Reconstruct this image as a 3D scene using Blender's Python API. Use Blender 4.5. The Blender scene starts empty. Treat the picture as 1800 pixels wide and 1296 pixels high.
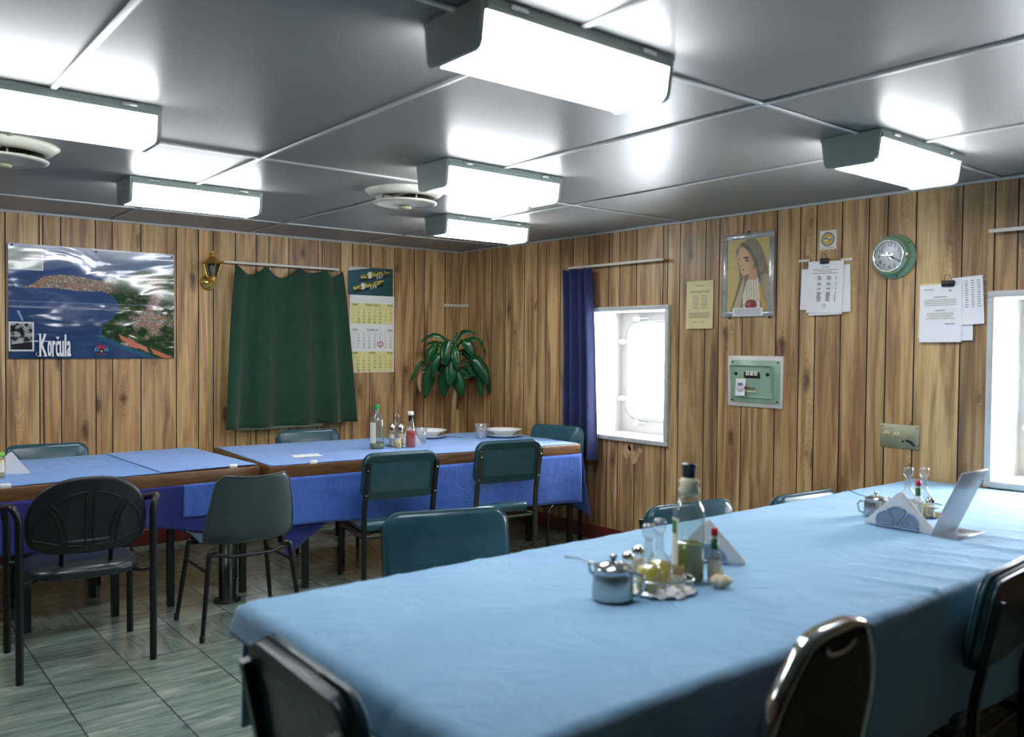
import bpy, bmesh, math, random
import numpy as np
from mathutils import Vector, Matrix, noise
random.seed(7)
PI = math.pi
S = bpy.context.scene
COL = S.collection

# ------------------------------------------------------------------ camera, sky, exposure
W_, H_ = 1800, 1296
F_PX, YAW, PITCH, ROLL, CAM_H = 1513.86, math.radians(38.949), math.radians(1.470), math.radians(-0.513), 1.45
_f = Vector((math.sin(YAW)*math.cos(PITCH), math.cos(YAW)*math.cos(PITCH), -math.sin(PITCH)))
_r = Vector((math.cos(YAW), -math.sin(YAW), 0)); _d = _f.cross(_r)
_r2 = _r*math.cos(ROLL)+_d*math.sin(ROLL); _d2 = -_r*math.sin(ROLL)+_d*math.cos(ROLL)
cam_d = bpy.data.cameras.new('camera'); cam = bpy.data.objects.new('camera', cam_d); COL.objects.link(cam)
_m = Matrix((( _r2.x, -_d2.x, -_f.x, 0), (_r2.y, -_d2.y, -_f.y, 0), (_r2.z, -_d2.z, -_f.z, CAM_H), (0, 0, 0, 1)))
cam.matrix_world = _m
cam_d.sensor_width = 36; cam_d.lens = F_PX/W_*36; cam_d.clip_start = 0.05
cam_d.dof.use_dof = True; cam_d.dof.focus_distance = 5.6; cam_d.dof.aperture_fstop = 2.2
S.camera = cam
world = bpy.data.worlds.new('world'); S.world = world; world.use_nodes = True
wb = world.node_tree.nodes['Background']; wb.inputs[0].default_value = (0.94, 0.965, 1.0, 1); wb.inputs[1].default_value = 30.0
S.view_settings.view_transform = 'Standard'; S.view_settings.look = 'None'
S.view_settings.exposure = 0.65; S.view_settings.gamma = 1.0; S.view_settings.use_curve_mapping = False
LAMP = 15.0            # emission of the fluorescent diffusers

XR, YB, XL, YF, CH = 4.565, 6.43, -1.7, -4.0, 2.31

# ------------------------------------------------------------------ materials
def lin(c):
    return tuple(((v/255)/12.92 if v/255 <= .04045 else ((v/255+.055)/1.055)**2.4) for v in c)
def mat(name, rgb=(200,200,200), rough=.5, metal=0, **k):
    m = bpy.data.materials.new(name); m.use_nodes = True
    b = m.node_tree.nodes['Principled BSDF']
    b.inputs['Base Color'].default_value = (*lin(rgb), 1)
    b.inputs['Roughness'].default_value = rough; b.inputs['Metallic'].default_value = metal
    for kk, v in k.items(): b.inputs[kk.replace('_', ' ')].default_value = v
    return m
def N(m, t, **k):
    n = m.node_tree.nodes.new(t)
    for a, v in k.items(): setattr(n, a, v)
    return n
def L(m, a, b): m.node_tree.links.new(a, b)
def ramp(m, fac, stops):
    r = N(m, 'ShaderNodeValToRGB'); cr = r.color_ramp
    while len(cr.elements) < len(stops): cr.elements.new(.5)
    for e, (p, c) in zip(cr.elements, stops): e.position = p; e.color = (*lin(c), 1)
    L(m, fac, r.inputs[0]); return r.outputs[0]
def mapped(m, scale=(1,1,1), coord='Object', rot=(0,0,0)):
    t = N(m, 'ShaderNodeTexCoord'); p = N(m, 'ShaderNodeMapping'); p.inputs['Scale'].default_value = scale; p.inputs['Rotation'].default_value = rot
    L(m, t.outputs[coord], p.inputs[0]); return p.outputs[0]
def noisen(m, vec, scale=5, detail=3, rough=.5, dist=0):
    n = N(m, 'ShaderNodeTexNoise'); n.inputs['Scale'].default_value = scale; n.inputs['Detail'].default_value = detail
    n.inputs['Roughness'].default_value = rough; n.inputs['Distortion'].default_value = dist
    L(m, vec, n.inputs['Vector']); return n.outputs[0]
def mixc(m, fac, a, b, bt='MIX'):
    n = N(m, 'ShaderNodeMix', data_type='RGBA', blend_type=bt)
    for i, v in ((0, fac), (6, a), (7, b)):
        if hasattr(v, 'links'): L(m, v, n.inputs[i])
        elif i == 0: n.inputs[0].default_value = v
        else: n.inputs[i].default_value = (*lin(v), 1)
    return n.outputs[2]
def mth(m, op, a, b=None):
    n = N(m, 'ShaderNodeMath', operation=op)
    for i, v in enumerate((a, b)):
        if v is None: continue
        if hasattr(v, 'links'): L(m, v, n.inputs[i])
        else: n.inputs[i].default_value = v
    return n.outputs[0]
def P(m): return m.node_tree.nodes['Principled BSDF']
def bump(m, h, strength=.3, dist=.01):
    b = N(m, 'ShaderNodeBump'); b.inputs['Strength'].default_value = strength; b.inputs['Distance'].default_value = dist
    L(m, h, b.inputs['Height']); L(m, b.outputs[0], P(m).inputs['Normal'])
def mottle(name, c1, c2, scale=8, rough=.5, metal=0, stretch=(1,1,1), bmp=0, bscale=60, **k):
    m = mat(name, c1, rough, metal, **k); v = mapped(m, stretch)
    L(m, ramp(m, noisen(m, v, scale, 4), [(.3, c1), (.7, c2)]), P(m).inputs['Base Color'])
    if bmp: bump(m, noisen(m, v, bscale, 3), bmp, .004)
    return m

def wood_panel():
    m = mat('printed_wood_panelling', (170,130,85), .42)
    at = N(m, 'ShaderNodeAttribute', attribute_name='plank')
    tc = N(m, 'ShaderNodeTexCoord'); sp = N(m, 'ShaderNodeSeparateXYZ'); L(m, tc.outputs['Object'], sp.inputs[0])
    u = mth(m, 'ADD', sp.outputs[0], sp.outputs[1])
    pr = at.outputs['Fac']
    cb = N(m, 'ShaderNodeCombineXYZ')
    L(m, u, cb.inputs[0]); L(m, mth(m, 'MULTIPLY', pr, 37.0), cb.inputs[1]); L(m, mth(m, 'ADD', sp.outputs[2], mth(m, 'MULTIPLY', pr, 11.0)), cb.inputs[2])
    def mp(sx, sz):
        p = N(m, 'ShaderNodeMapping'); p.inputs['Scale'].default_value = (sx, 1, sz); L(m, cb.outputs[0], p.inputs[0]); return p.outputs[0]
    broad = noisen(m, mp(9, .55), 1.6, 4, .55, 1.2)
    grain = noisen(m, mp(70, 1.6), 1.6, 4, .6, .5)
    fine = noisen(m, mp(260, 8), 1.0, 2, .5)
    c = ramp(m, broad, [(.30, (104,74,50)), (.41, (164,124,84)), (.52, (208,170,120)), (.64, (232,200,150)), (.8, (192,150,104))])
    tone = ramp(m, pr, [(0, (196,184,166)), (.25, (255,250,232)), (.5, (214,204,186)), (.75, (250,240,218)), (1, (200,184,168))])
    c = mixc(m, 1.0, c, tone, 'MULTIPLY')
    c = mixc(m, mth(m, 'MULTIPLY', ramp_v(m, grain, .42, .68), .38), c, (92,58,36))
    c = mixc(m, mth(m, 'MULTIPLY', fine, .22), c, (236,206,160))
    # knots: sparse dark ovals with a ring of curved grain round them
    vo = N(m, 'ShaderNodeTexVoronoi'); vo.inputs['Scale'].default_value = 1.0; vo.inputs['Randomness'].default_value = 1
    dz = N(m, 'ShaderNodeVectorMath', operation='ADD'); nn = N(m, 'ShaderNodeTexNoise'); nn.inputs['Scale'].default_value = 9
    L(m, cb.outputs[0], nn.inputs['Vector'])
    sc = N(m, 'ShaderNodeVectorMath', operation='SCALE'); sc.inputs['Scale'].default_value = .25; L(m, nn.outputs['Color'], sc.inputs[0])
    L(m, mp(5.5, 2.1), dz.inputs[0]); L(m, sc.outputs[0], dz.inputs[1]); L(m, dz.outputs[0], vo.inputs['Vector'])
    d = vo.outputs['Distance']
    k = mth(m, 'SUBTRACT', 1.0, ramp_v(m, d, .07, .19)); rg = mth(m, 'SUBTRACT', 1.0, ramp_v(m, d, .15, .45))
    wv = mth(m, 'ABSOLUTE', mth(m, 'SINE', mth(m, 'MULTIPLY', d, 55.0)))
    c = mixc(m, mth(m, 'MULTIPLY', mth(m, 'MULTIPLY', rg, wv), .35), c, (98,60,38))
    c = mixc(m, mth(m, 'MULTIPLY', k, .8), c, (74,42,28))
    L(m, c, P(m).inputs['Base Color'])
    # horizontal saw marks of the print
    w = N(m, 'ShaderNodeTexWave'); w.bands_direction = 'Z'; w.inputs['Scale'].default_value = 28; w.inputs['Distortion'].default_value = 2
    L(m, tc.outputs['Object'], w.inputs['Vector']); bump(m, w.outputs['Fac'], .08, .002)
    return m
def ramp_v(m, v, a, b):
    n = N(m, 'ShaderNodeMapRange'); n.inputs['From Min'].default_value = a; n.inputs['From Max'].default_value = b
    L(m, v, n.inputs['Value']); return n.outputs[0]

def cloth_mat(name, c1, c2, wr=.5, s=1.0):
    m = mat(name, c1, .85); v = mapped(m)
    L(m, ramp(m, noisen(m, v, 3.0*s, 5, .6), [(.3, c1), (.7, c2)]), P(m).inputs['Base Color'])
    P(m).inputs['Sheen Weight'].default_value = .25
    a = noisen(m, v, 5*s, 3, .55, 1.5); w = noisen(m, mapped(m, (1, 1, 1)), 420, 1)
    h = mth(m, 'ADD', mth(m, 'MULTIPLY', a, 1.0), mth(m, 'MULTIPLY', w, .03)); bump(m, h, wr, .03)
    return m

def floor_mat():
    m = mat('marbled_vinyl_tile', (120,135,125), .16)
    tc = N(m, 'ShaderNodeTexCoord'); sp = N(m, 'ShaderNodeSeparateXYZ'); L(m, tc.outputs['Object'], sp.inputs[0])
    tx, ty = .3180, .3365
    u = mth(m, 'DIVIDE', mth(m, 'SUBTRACT', sp.outputs[0], 1.083), tx); v = mth(m, 'DIVIDE', mth(m, 'SUBTRACT', sp.outputs[1], 4.120), ty)
    iu = mth(m, 'FLOOR', u); iv = mth(m, 'FLOOR', v)
    fu = mth(m, 'FRACT', u); fv = mth(m, 'FRACT', v)
    wn = N(m, 'ShaderNodeTexWhiteNoise', noise_dimensions='2D'); cb = N(m, 'ShaderNodeCombineXYZ'); L(m, iu, cb.inputs[0]); L(m, iv, cb.inputs[1]); L(m, cb.outputs[0], wn.inputs['Vector'])
    r = wn.outputs['Value']
    # streak direction: mostly along x, some tiles turned
    turned = mth(m, 'GREATER_THAN', r, .72)
    def streak(sx, sy):
        c = N(m, 'ShaderNodeCombineXYZ')
        L(m, mth(m, 'MULTIPLY', sp.outputs[0], sx), c.inputs[0]); L(m, mth(m, 'MULTIPLY', sp.outputs[1], sy), c.inputs[1]); L(m, mth(m, 'MULTIPLY', r, 50.0), c.inputs[2])
        return noisen(m, c.outputs[0], 1.0, 5, .62, 1.0)
    a, b = streak(3.2, 20), streak(20, 3.2)
    mx = N(m, 'ShaderNodeMix', data_type='FLOAT'); L(m, turned, mx.inputs[0]); L(m, a, mx.inputs[2]); L(m, b, mx.inputs[3])
    c = ramp(m, mx.outputs[0], [(.28, (72,88,84)), (.44, (108,126,116)), (.58, (132,146,134)), (.74, (180,186,172))])
    c = mixc(m, mth(m, 'MULTIPLY', r, .18), c, (92,112,118))
    e = .010
    ed = mth(m, 'MAXIMUM', mth(m, 'MAXIMUM', mth(m, 'LESS_THAN', fu, e), mth(m, 'GREATER_THAN', fu, 1-e)), mth(m, 'MULTIPLY', mth(m, 'MAXIMUM', mth(m, 'LESS_THAN', fv, e*.6), mth(m, 'GREATER_THAN', fv, 1-e*.6)), .75))
    c = mixc(m, mth(m, 'MULTIPLY', ed, .8), c, (38,44,42))
    L(m, c, P(m).inputs['Base Color'])
    L(m, ramp_v2(m, noisen(m, mapped(m), 2.5, 3), .12, .30), P(m).inputs['Roughness'])
    bump(m, noisen(m, mapped(m), 3.5, 2), .03, .02)
    return m
def ramp_v2(m, v, lo, hi):
    n = N(m, 'ShaderNodeMapRange'); n.inputs['To Min'].default_value = lo; n.inputs['To Max'].default_value = hi; L(m, v, n.inputs['Value']); return n.outputs[0]

def glass_mat(name, tint=(255,255,255), refl=1.0, light_mix=.0):
    m = bpy.data.materials.new(name); m.use_nodes = True; nt = m.node_tree; nt.nodes.clear()
    o = nt.nodes.new('ShaderNodeOutputMaterial'); mx = nt.nodes.new('ShaderNodeMixShader'); t = nt.nodes.new('ShaderNodeBsdfTransparent'); g = nt.nodes.new('ShaderNodeBsdfGlossy')
    t.inputs[0].default_value = (*lin(tint), 1); g.inputs['Roughness'].default_value = .05
    lw = nt.nodes.new('ShaderNodeLayerWeight'); lw.inputs[0].default_value = .35
    pw = nt.nodes.new('ShaderNodeMath'); pw.operation = 'POWER'; pw.inputs[1].default_value = 1.8
    p = nt.nodes.new('ShaderNodeMath'); p.operation = 'MULTIPLY_ADD'; p.inputs[1].default_value = refl*.75; p.inputs[2].default_value = .09
    nt.links.new(lw.outputs['Facing'], pw.inputs[0]); nt.links.new(pw.outputs[0], p.inputs[0]); nt.links.new(p.outputs[0], mx.inputs[0])
    nt.links.new(t.outputs[0], mx.inputs[1]); nt.links.new(g.outputs[0], mx.inputs[2])
    df = nt.nodes.new('ShaderNodeBsdfDiffuse'); m2 = nt.nodes.new('ShaderNodeMixShader'); m2.inputs[0].default_value = light_mix  # diffuse white stands in for bright light refracted by thick glass
    nt.links.new(mx.outputs[0], m2.inputs[1]); nt.links.new(df.outputs[0], m2.inputs[2]); nt.links.new(m2.outputs[0], o.inputs[0])
    return m
def emis(name, rgb, s):
    m = mat(name, rgb, .4); P(m).inputs['Emission Color'].default_value = (*lin(rgb), 1); P(m).inputs['Emission Strength'].default_value = s; return m
def attr_mat(name, rough=.4, bmp=0, bscale=4, **k):
    m = mat(name, (255,255,255), rough, **k); a = N(m, 'ShaderNodeVertexColor', layer_name='Col'); L(m, a.outputs[0], P(m).inputs['Base Color'])
    if bmp: bump(m, noisen(m, mapped(m, (1, 1, 2.2)), bscale, 2, .5, .6), bmp, .02)
    return m

M = {}
M['wood'] = wood_panel()
M['darkpanel'] = mottle('low_bounce_panelling', (74,52,36), (54,38,26), 3, .5, stretch=(9, 9, .6))  # for the unseen walls, coloured dark to cut bounced light
M['groove'] = mat('dark_groove', (34,30,22), .7)
M['floor'] = floor_mat()
M['ceil'] = mottle('satin_ceiling_laminate', (140,140,136), (146,146,141), 2, .36, stretch=(1,1,1), Specular_IOR_Level=.38)
M['joint'] = mat('ceiling_joint_strip', (196,198,194), .35)
M['red'] = mottle('red_baseboard_paint', (112,40,28), (92,32,24), 5, .4)
M['white'] = mottle('white_gloss_paint', (232,230,226), (222,219,213), 4, .4)
M['trimw'] = mottle('pale_grey_window_frame', (206,208,204), (188,190,184), 6, .4)
M['tablewood'] = mottle('dark_table_edge_wood', (122,84,50), (80,52,30), 9, .35, stretch=(.6, 6, 6))
M['cloth'] = cloth_mat('bright_blue_tablecloth', (122,172,210), (136,182,216), .3)
M['cloth2'] = cloth_mat('blue_cotton_tablecloth', (100,142,204), (112,154,212), .35, 2)
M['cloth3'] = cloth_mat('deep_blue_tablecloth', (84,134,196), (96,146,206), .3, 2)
M['clothdark'] = cloth_mat('royal_blue_overhang', (24,36,112), (28,42,122), .2, 1.5)  # hanging cloth parts, coloured darker than the cloth tops
M['skirt'] = cloth_mat('shaded_crumpled_overhang', (58,96,182), (68,108,194), .22, 1.6)  # same cloth hanging in shade; the shade is put into this darker blue
M['vinyl'] = mottle('dark_teal_vinyl', (30,60,66), (36,68,74), 12, .32, bmp=.15, bscale=14)
M['vinylf'] = mottle('grey_teal_vinyl', (44,78,88), (52,88,96), 10, .23, bmp=.2, bscale=10)
M['greypl'] = mottle('grey_green_moulded_plastic', (60,74,76), (66,80,80), 14, .34)
M['black'] = mottle('black_painted_steel', (14,16,18), (22,25,26), 20, .35)
M['olive'] = mottle('worn_olive_painted_steel', (62,70,44), (40,48,32), 30, .5)
M['blackpl'] = mottle('black_moulded_plastic', (22,26,28), (28,33,34), 20, .42)
M['blackvin'] = mottle('black_vinyl_seat', (30,40,42), (36,48,50), 14, .3)
M['gpost'] = mottle('dark_green_painted_post', (18,44,26), (12,30,18), 12, .3)
M['gcurt'] = cloth_mat('bottle_green_curtain', (20,58,38), (25,66,43), .2, 3)
M['bcurt'] = cloth_mat('navy_blue_curtain', (20,32,78), (25,39,90), .15, 3)
M['rod'] = mat('cream_curtain_track', (226,220,206), .4)
M['chrome'] = mat('polished_steel', (215,215,212), .12, 1)
M['steel'] = mottle('brushed_steel', (190,192,190), (170,172,170), 20, .25, 1, (1,1,8))
M['dullmetal'] = mottle('dull_zinc_plate', (172,172,140), (156,158,128), 9, .45, .35)
M['brass'] = mat('polished_brass', (226,184,92), .22, .85)
M['lampgrey'] = mottle('grey_green_enamel', (150,166,158), (140,156,148), 8, .35)
M['diff'] = emis('glowing_lamp_diffuser', (246,250,255), LAMP)
M['cream'] = mat('cream_enamel', (216,214,198), .4)
M['dark'] = mat('dark_void', (8,8,8), .8)
M['paper'] = mottle('white_paper', (252,251,252), (246,245,247), 6, .7)
M['ypaper'] = mottle('yellowed_paper', (240,224,168), (230,212,156), 6, .7)
M['ink'] = mat('grey_print', (120,120,128), .8)
M['inkred'] = mat('red_print', (200,60,50), .8)
M['inkgreen'] = mat('dark_green_print', (44,62,40), .8)
M['inklight'] = mat('pale_print', (182,182,160), .8)
M['inktan'] = mat('tan_print', (176,156,136), .8)
M['white2'] = mat('white_print', (240,240,240), .6)
M['calw'] = mat('calendar_white', (240,238,232), .5)
M['caly'] = mat('calendar_yellow', (236,226,150), .5)
M['gen'] = mottle('pale_green_enamel', (164,194,166), (150,182,156), 8, .38)
M['gend'] = mottle('clock_green_enamel', (136,174,142), (124,160,132), 8, .35)
M['leaf'] = mottle('glossy_green_leaf', (24,92,42), (14,66,34), 6, .22, stretch=(1,1,1))
M['leafd'] = mat('dry_tan_leaf', (170,146,104), .7)
M['trunk'] = mottle('corded_tan_cane', (176,150,104), (140,116,78), 60, .7, bmp=.8, bscale=120)
M['pot'] = mottle('terracotta_pot', (150,84,56), (130,70,46), 8, .6)
M['soil'] = mat('dark_soil', (40,30,22), .9)
M['glass'] = glass_mat('clear_glass', (252,254,253), 1.0, .12)
M['pane'] = glass_mat('window_glass', (250,252,255), .5)
M['smoke'] = glass_mat('bottle_glass', (240,245,240), 1.0, .05)
M['lens'] = glass_mat('frosted_lamp_glass', (168,184,196), 1.0)
M['acrylic'] = glass_mat('brightened_clear_acrylic', (250,250,253), .5, .55)  # clear acrylic; diffuse white mixed in to brighten the shaded panel
M['oil'] = mat('golden_oil', (214,196,60), .1, 0, Transmission_Weight=.08)
M['oilg'] = mat('green_olive_oil', (112,122,10), .08, 0, Transmission_Weight=.05)
M['ketchup'] = mat('tomato_ketchup', (196,46,30), .2)
M['redcap'] = mat('red_cap', (186,24,34), .3)
M['greencap'] = mat('green_cap', (10,140,70), .3)
M['greenfoil'] = mat('green_foil', (16,104,60), .3)
M['blackcap'] = mat('black_cap', (16,20,20), .3)
M['label'] = mat('cream_label', (226,220,198), .6)
M['labelg'] = mat('green_label', (60,130,60), .6)
M['china'] = mat('white_china', (242,242,240), .15)
M['napkin'] = mottle('white_paper_napkin', (240,238,236), (228,226,226), 10, .8)
M['garlic'] = mottle('pale_garlic_skin', (228,214,178), (206,188,148), 14, .55)
M['pick'] = mottle('wooden_toothpicks', (226,202,150), (196,168,116), 60, .6)
M['maroon'] = mottle('dark_maroon_vinyl', (46,12,10), (36,9,8), 10, .65)
M['brownpl'] = mat('dark_brown_plate', (52,34,24), .4)
M['ivory'] = mat('ivory_socket', (224,212,160), .4)
M['board'] = mottle('pale_pine_board', (214,186,120), (196,164,98), 7, .6, stretch=(8,8,1))
M['wrap'] = mottle('crumpled_cream_wrap', (226,218,190), (200,190,158), 14, .7, bmp=.8, bscale=30)
M['poster'] = attr_mat('glossy_poster_print', .12, .6, 2.6, Specular_IOR_Level=1.0)
M['print'] = attr_mat('printed_picture', .35)
M['tape'] = mottle('silver_foil_tape', (206,206,204), (170,172,172), 14, .25, .35, bmp=.5, bscale=40)
def lace():
    m = mat('cloth_tinted_pierced_metal', (150,176,206), .3, .3)  # silver metal; the cloth's blue reflection is put into the base colour
    v = N(m, 'ShaderNodeTexVoronoi', feature='DISTANCE_TO_EDGE'); v.inputs['Scale'].default_value = 95
    L(m, mapped(m), v.inputs['Vector'])
    return m
M['lace'] = lace()

# ------------------------------------------------------------------ geometry helpers
class MB:
    def __init__(s): s.v = []; s.f = []; s.mi = []; s.sm = []; s.mats = []
    def mat(s, m):
        if m not in s.mats: s.mats.append(m)
        return s.mats.index(m)
    def add(s, vs, fs, m=None, smooth=False, X=None):
        o = len(s.v); s.v += [tuple(X @ Vector(v)) if X is not None else tuple(v) for v in vs]
        k = s.mat(m)
        for f in fs: s.f.append([i+o for i in f]); s.mi.append(k); s.sm.append(smooth)
        return s
    def box(s, c, d, m=None, X=None, bev=0, seg=2):
        bm = bmesh.new(); bmesh.ops.create_cube(bm, size=1)
        for v in bm.verts: v.co = Vector((v.co.x*d[0], v.co.y*d[1], v.co.z*d[2]))
        if bev: bmesh.ops.bevel(bm, geom=bm.edges[:], offset=bev, segments=seg, affect='EDGES', profile=.5)
        for v in bm.verts: v.co += Vector(c)
        bm.verts.index_update()
        s.add([v.co.copy() for v in bm.verts], [[v.index for v in f.verts] for f in bm.faces], m, bool(bev), X); bm.free(); return s
    def loft(s, loops, m=None, cap=True, smooth=True, X=None, closed=True):
        n = len(loops[0]); vs = [p for l in loops for p in l]; fs = []
        for i in range(len(loops)-1):
            for j in range(n if closed else n-1):
                a, b = i*n+j, i*n+(j+1) % n; fs.append([a, b, b+n, a+n])
        s.add(vs, fs, m, smooth, X)
        if cap and closed:
            s.add(loops[0], [list(range(n))[::-1]], m, False, X); s.add(loops[-1], [list(range(n))], m, False, X)
        return s
    def lathe(s, prof, m=None, n=24, X=None, smooth=True, c=(0,0,0), cap=False):
        vs = []; fs = []
        for r, z in prof:
            for j in range(n): a = 2*PI*j/n; vs.append((c[0]+r*math.cos(a), c[1]+r*math.sin(a), c[2]+z))
        for i in range(len(prof)-1):
            for j in range(n): a, b = i*n+j, i*n+(j+1) % n; fs.append([a, b, b+n, a+n])
        if cap and prof[0][0] > 1e-6: fs.append(list(range(n))[::-1])
        if cap and prof[-1][0] > 1e-6: fs.append([len(vs)-n+j for j in range(n)])
        return s.add(vs, fs, m, smooth, X)
    def tube(s, pts, r, m=None, n=10, X=None, sq=False, closed=False, cap=True):
        pts = [Vector(p) for p in pts]; rs = r if isinstance(r, (list, tuple)) else [r]*len(pts); loops = []
        up = None
        for i, p in enumerate(pts):
            if closed: t = pts[(i+1) % len(pts)]-pts[i-1]
            else: t = (pts[min(i+1, len(pts)-1)]-pts[max(i-1, 0)])
            t.normalize()
            if up is None: up = Vector((0,0,1)) if abs(t.z) < .9 else Vector((1,0,0))
            a = t.cross(up)
            if a.length < 1e-5: a = t.cross(Vector((0,1,0)))
            a.normalize(); b = a.cross(t).normalized(); up = b
            k = 4 if sq else n; off = PI/4 if sq else 0; q = rs[i]*(1.414 if sq else 1)
            loops.append([p+a*math.cos(2*PI*j/k+off)*q+b*math.sin(2*PI*j/k+off)*q for j in range(k)])
        if closed: loops.append(loops[0]); cap = False
        return s.loft(loops, m, cap, not sq, X)
    def build(s, name, m=None, parent=None, loc=None, rz=0, col=None):
        me = bpy.data.meshes.new(name); me.from_pydata(s.v, [], s.f)
        ms = [x if x is not None else (m or M['white']) for x in (s.mats or [m])]
        for x in ms: me.materials.append(x)
        me.polygons.foreach_set('material_index', s.mi); me.polygons.foreach_set('use_smooth', s.sm)
        me.update()
        if col is not None:
            ca = me.color_attributes.new('Col', 'FLOAT_COLOR', 'POINT'); ca.data.foreach_set('color', np.asarray(col, dtype=np.float32).ravel())
        o = bpy.data.objects.new(name, me); COL.objects.link(o)
        if parent is not None: o.parent = parent
        if loc is not None: o.location = loc
        o.rotation_euler.z = rz
        return o
def tag(o, label, cat, group=None, kind=None):
    if label: o['label'] = label
    if cat: o['category'] = cat
    if group: o['group'] = group
    if kind: o['kind'] = kind
    return o
def thing(name, label, cat, loc=(0,0,0), rz=0, group=None):
    o = bpy.data.objects.new(name, None); COL.objects.link(o); o.empty_display_size = .05
    o.location = loc; o.rotation_euler.z = rz
    return tag(o, label, cat, group)
def struct(o): o['kind'] = 'structure'; return o
def kids(o): return [c for c in bpy.data.objects if c.parent == o]
def dup(root, loc, rz, label, group=None):
    def rec(o, par):
        c = o.copy(); COL.objects.link(c); c.parent = par
        for ch in kids_of.get(o.name, []): rec(ch, c)
        return c
    kids_of = {}
    for o in bpy.data.objects:
        if o.parent: kids_of.setdefault(o.parent.name, []).append(o)
    r = rec(root, None); r.location = loc; r.rotation_euler.z = rz; r['label'] = label
    if group: r['group'] = group
    return r
def rrect(w, h, R, n=6, cx=0, cy=0):
    pts = []
    for (sx, sy, a0) in ((1,1,0), (-1,1,90), (-1,-1,180), (1,-1,270)):
        for i in range(n+1):
            a = math.radians(a0+90*i/n); pts.append((cx+sx*(w/2-R)+R*math.cos(a), cy+sy*(h/2-R)+R*math.sin(a)))
    return pts
def pillow(mb, w, h, R, t, e, plane='xz', c=(0,0,0), m=None, X=None, bow=0, n=7, puff=0):
    """rounded rectangle slab, thickness t along the third axis, edges rounded by e; bow curves it"""
    loops = []
    steps = 4
    prof = [(-t/2+e*(1-math.cos(PI/2*i/steps)), e*(1-math.sin(PI/2*i/steps))) for i in range(steps+1)]
    prof += [(-q[0], q[1]) for q in prof[::-1]]
    prof = [(-t/2, e+min(w, h)*.25)]+prof+[(t/2, e+min(w, h)*.25)]
    for k, (d, ins) in enumerate(prof):
        dd = d-puff if k == 0 else (d+puff if k == len(prof)-1 else d)
        pts = rrect(w-2*ins, h-2*ins, max(R-ins, .004), n)
        l = []
        for (a, b) in pts:
            bb = bow*(a/(w/2))**2
            q = (a, dd+bb, b) if plane == 'xz' else (a, b, dd+bb)
            l.append((q[0]+c[0], q[1]+c[1], q[2]+c[2]))
        loops.append(l)
    return mb.loft(loops, m, True, True, X)
def bez(p0, p1, p2, n=10):
    p0, p1, p2 = Vector(p0), Vector(p1), Vector(p2)
    return [(1-t)**2*p0+2*t*(1-t)*p1+t*t*p2 for t in [i/n for i in range(n+1)]]
def fillet(pts, r, n=5):
    pts = [Vector(p) for p in pts]; out = [pts[0]]
    for i in range(1, len(pts)-1):
        a = (pts[i-1]-pts[i]); b = (pts[i+1]-pts[i]); q = min(r, a.length*.49, b.length*.49)
        out += bez(pts[i]+a.normalized()*q, pts[i], pts[i]+b.normalized()*q, n)
    out.append(pts[-1]); return out
_tc = {}
def text_geo(s):
    if s not in _tc:
        cu = bpy.data.curves.new('lettering', 'FONT'); cu.body = s; cu.size = 1; cu.resolution_u = 3; cu.align_x = 'CENTER'; cu.align_y = 'CENTER'
        o = bpy.data.objects.new('lettering', cu); COL.objects.link(o)
        dg = bpy.context.evaluated_depsgraph_get(); dg.update(); ev = o.evaluated_get(dg); me = ev.to_mesh()
        _tc[s] = ([tuple(v.co) for v in me.vertices], [list(p.vertices) for p in me.polygons]); ev.to_mesh_clear()
        bpy.data.objects.remove(o); bpy.data.curves.remove(cu)
    return _tc[s]
def text(mb, s, x, z, size, m, y=0, sx=1.0, rot=0):
    """lettering in the XZ plane, reading from -Y"""
    vs, fs = text_geo(s); c, d = math.cos(rot), math.sin(rot)
    mb.add([(x+(a*sx*c-b*d)*size, y, z+(a*sx*d+b*c)*size) for a, b, _ in vs], fs, m)

# ------------------------------------------------------------------ the room
def panel_wall(name, along, const, lo, hi, grooves, holes, parent=None, gw=.008):
    """wall of printed boards split by dark grooves; along 'x' (const y) or 'y' (const x)"""
    us = {lo, hi}
    for g in grooves:
        if lo < g < hi: us |= {g-gw/2, g+gw/2}
    for (a, b, c, d) in holes: us |= {a, b}
    zs = {0.0, CH}
    for (a, b, c, d) in holes: zs |= {c, d}
    us, zs = sorted(us), sorted(zs); mb = MB(); rnd = random.Random(name); vals = []; seed = {}
    k = 0
    for i in range(len(us)-1):
        a, b = us[i], us[i+1]; mid = (a+b)/2
        ing = any(abs(mid-g) < gw/2 for g in grooves)
        idx = sum(1 for g in grooves if g < mid); seed.setdefault(idx, rnd.random())
        for j in range(len(zs)-1):
            zc = (zs[j]+zs[j+1])/2
            if any(h[0] < mid < h[1] and h[2] < zc < h[3] for h in holes): continue
            off = 0
            sgn = 1 if const > 0 else -1
            cc = const+off*sgn
            q = [(u, cc, z) if along == 'x' else (cc, u, z) for u, z in ((a, zs[j]), (b, zs[j]), (b, zs[j+1]), (a, zs[j+1]))]
            mb.add(q, [[0,1,2,3]], M['groove'] if ing else M['wood'])
            vals += [seed[idx]]*4
    o = mb.build(name)
    at = o.data.attributes.new('plank', 'FLOAT', 'POINT'); at.data.foreach_set('value', vals)
    return struct(o)
gb = [1.157,1.18,1.287,1.503,1.61,1.8,2.046,2.207,2.317,2.486,2.648,2.753,2.918,3.168,3.205,3.372,3.482,3.648,3.887,4.087,4.193,4.416]
gb += [.96,.78,.62,.4,.18,-.02,-.3,-.55,-.7,-.95,-1.1,-1.3,-1.5]
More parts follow.
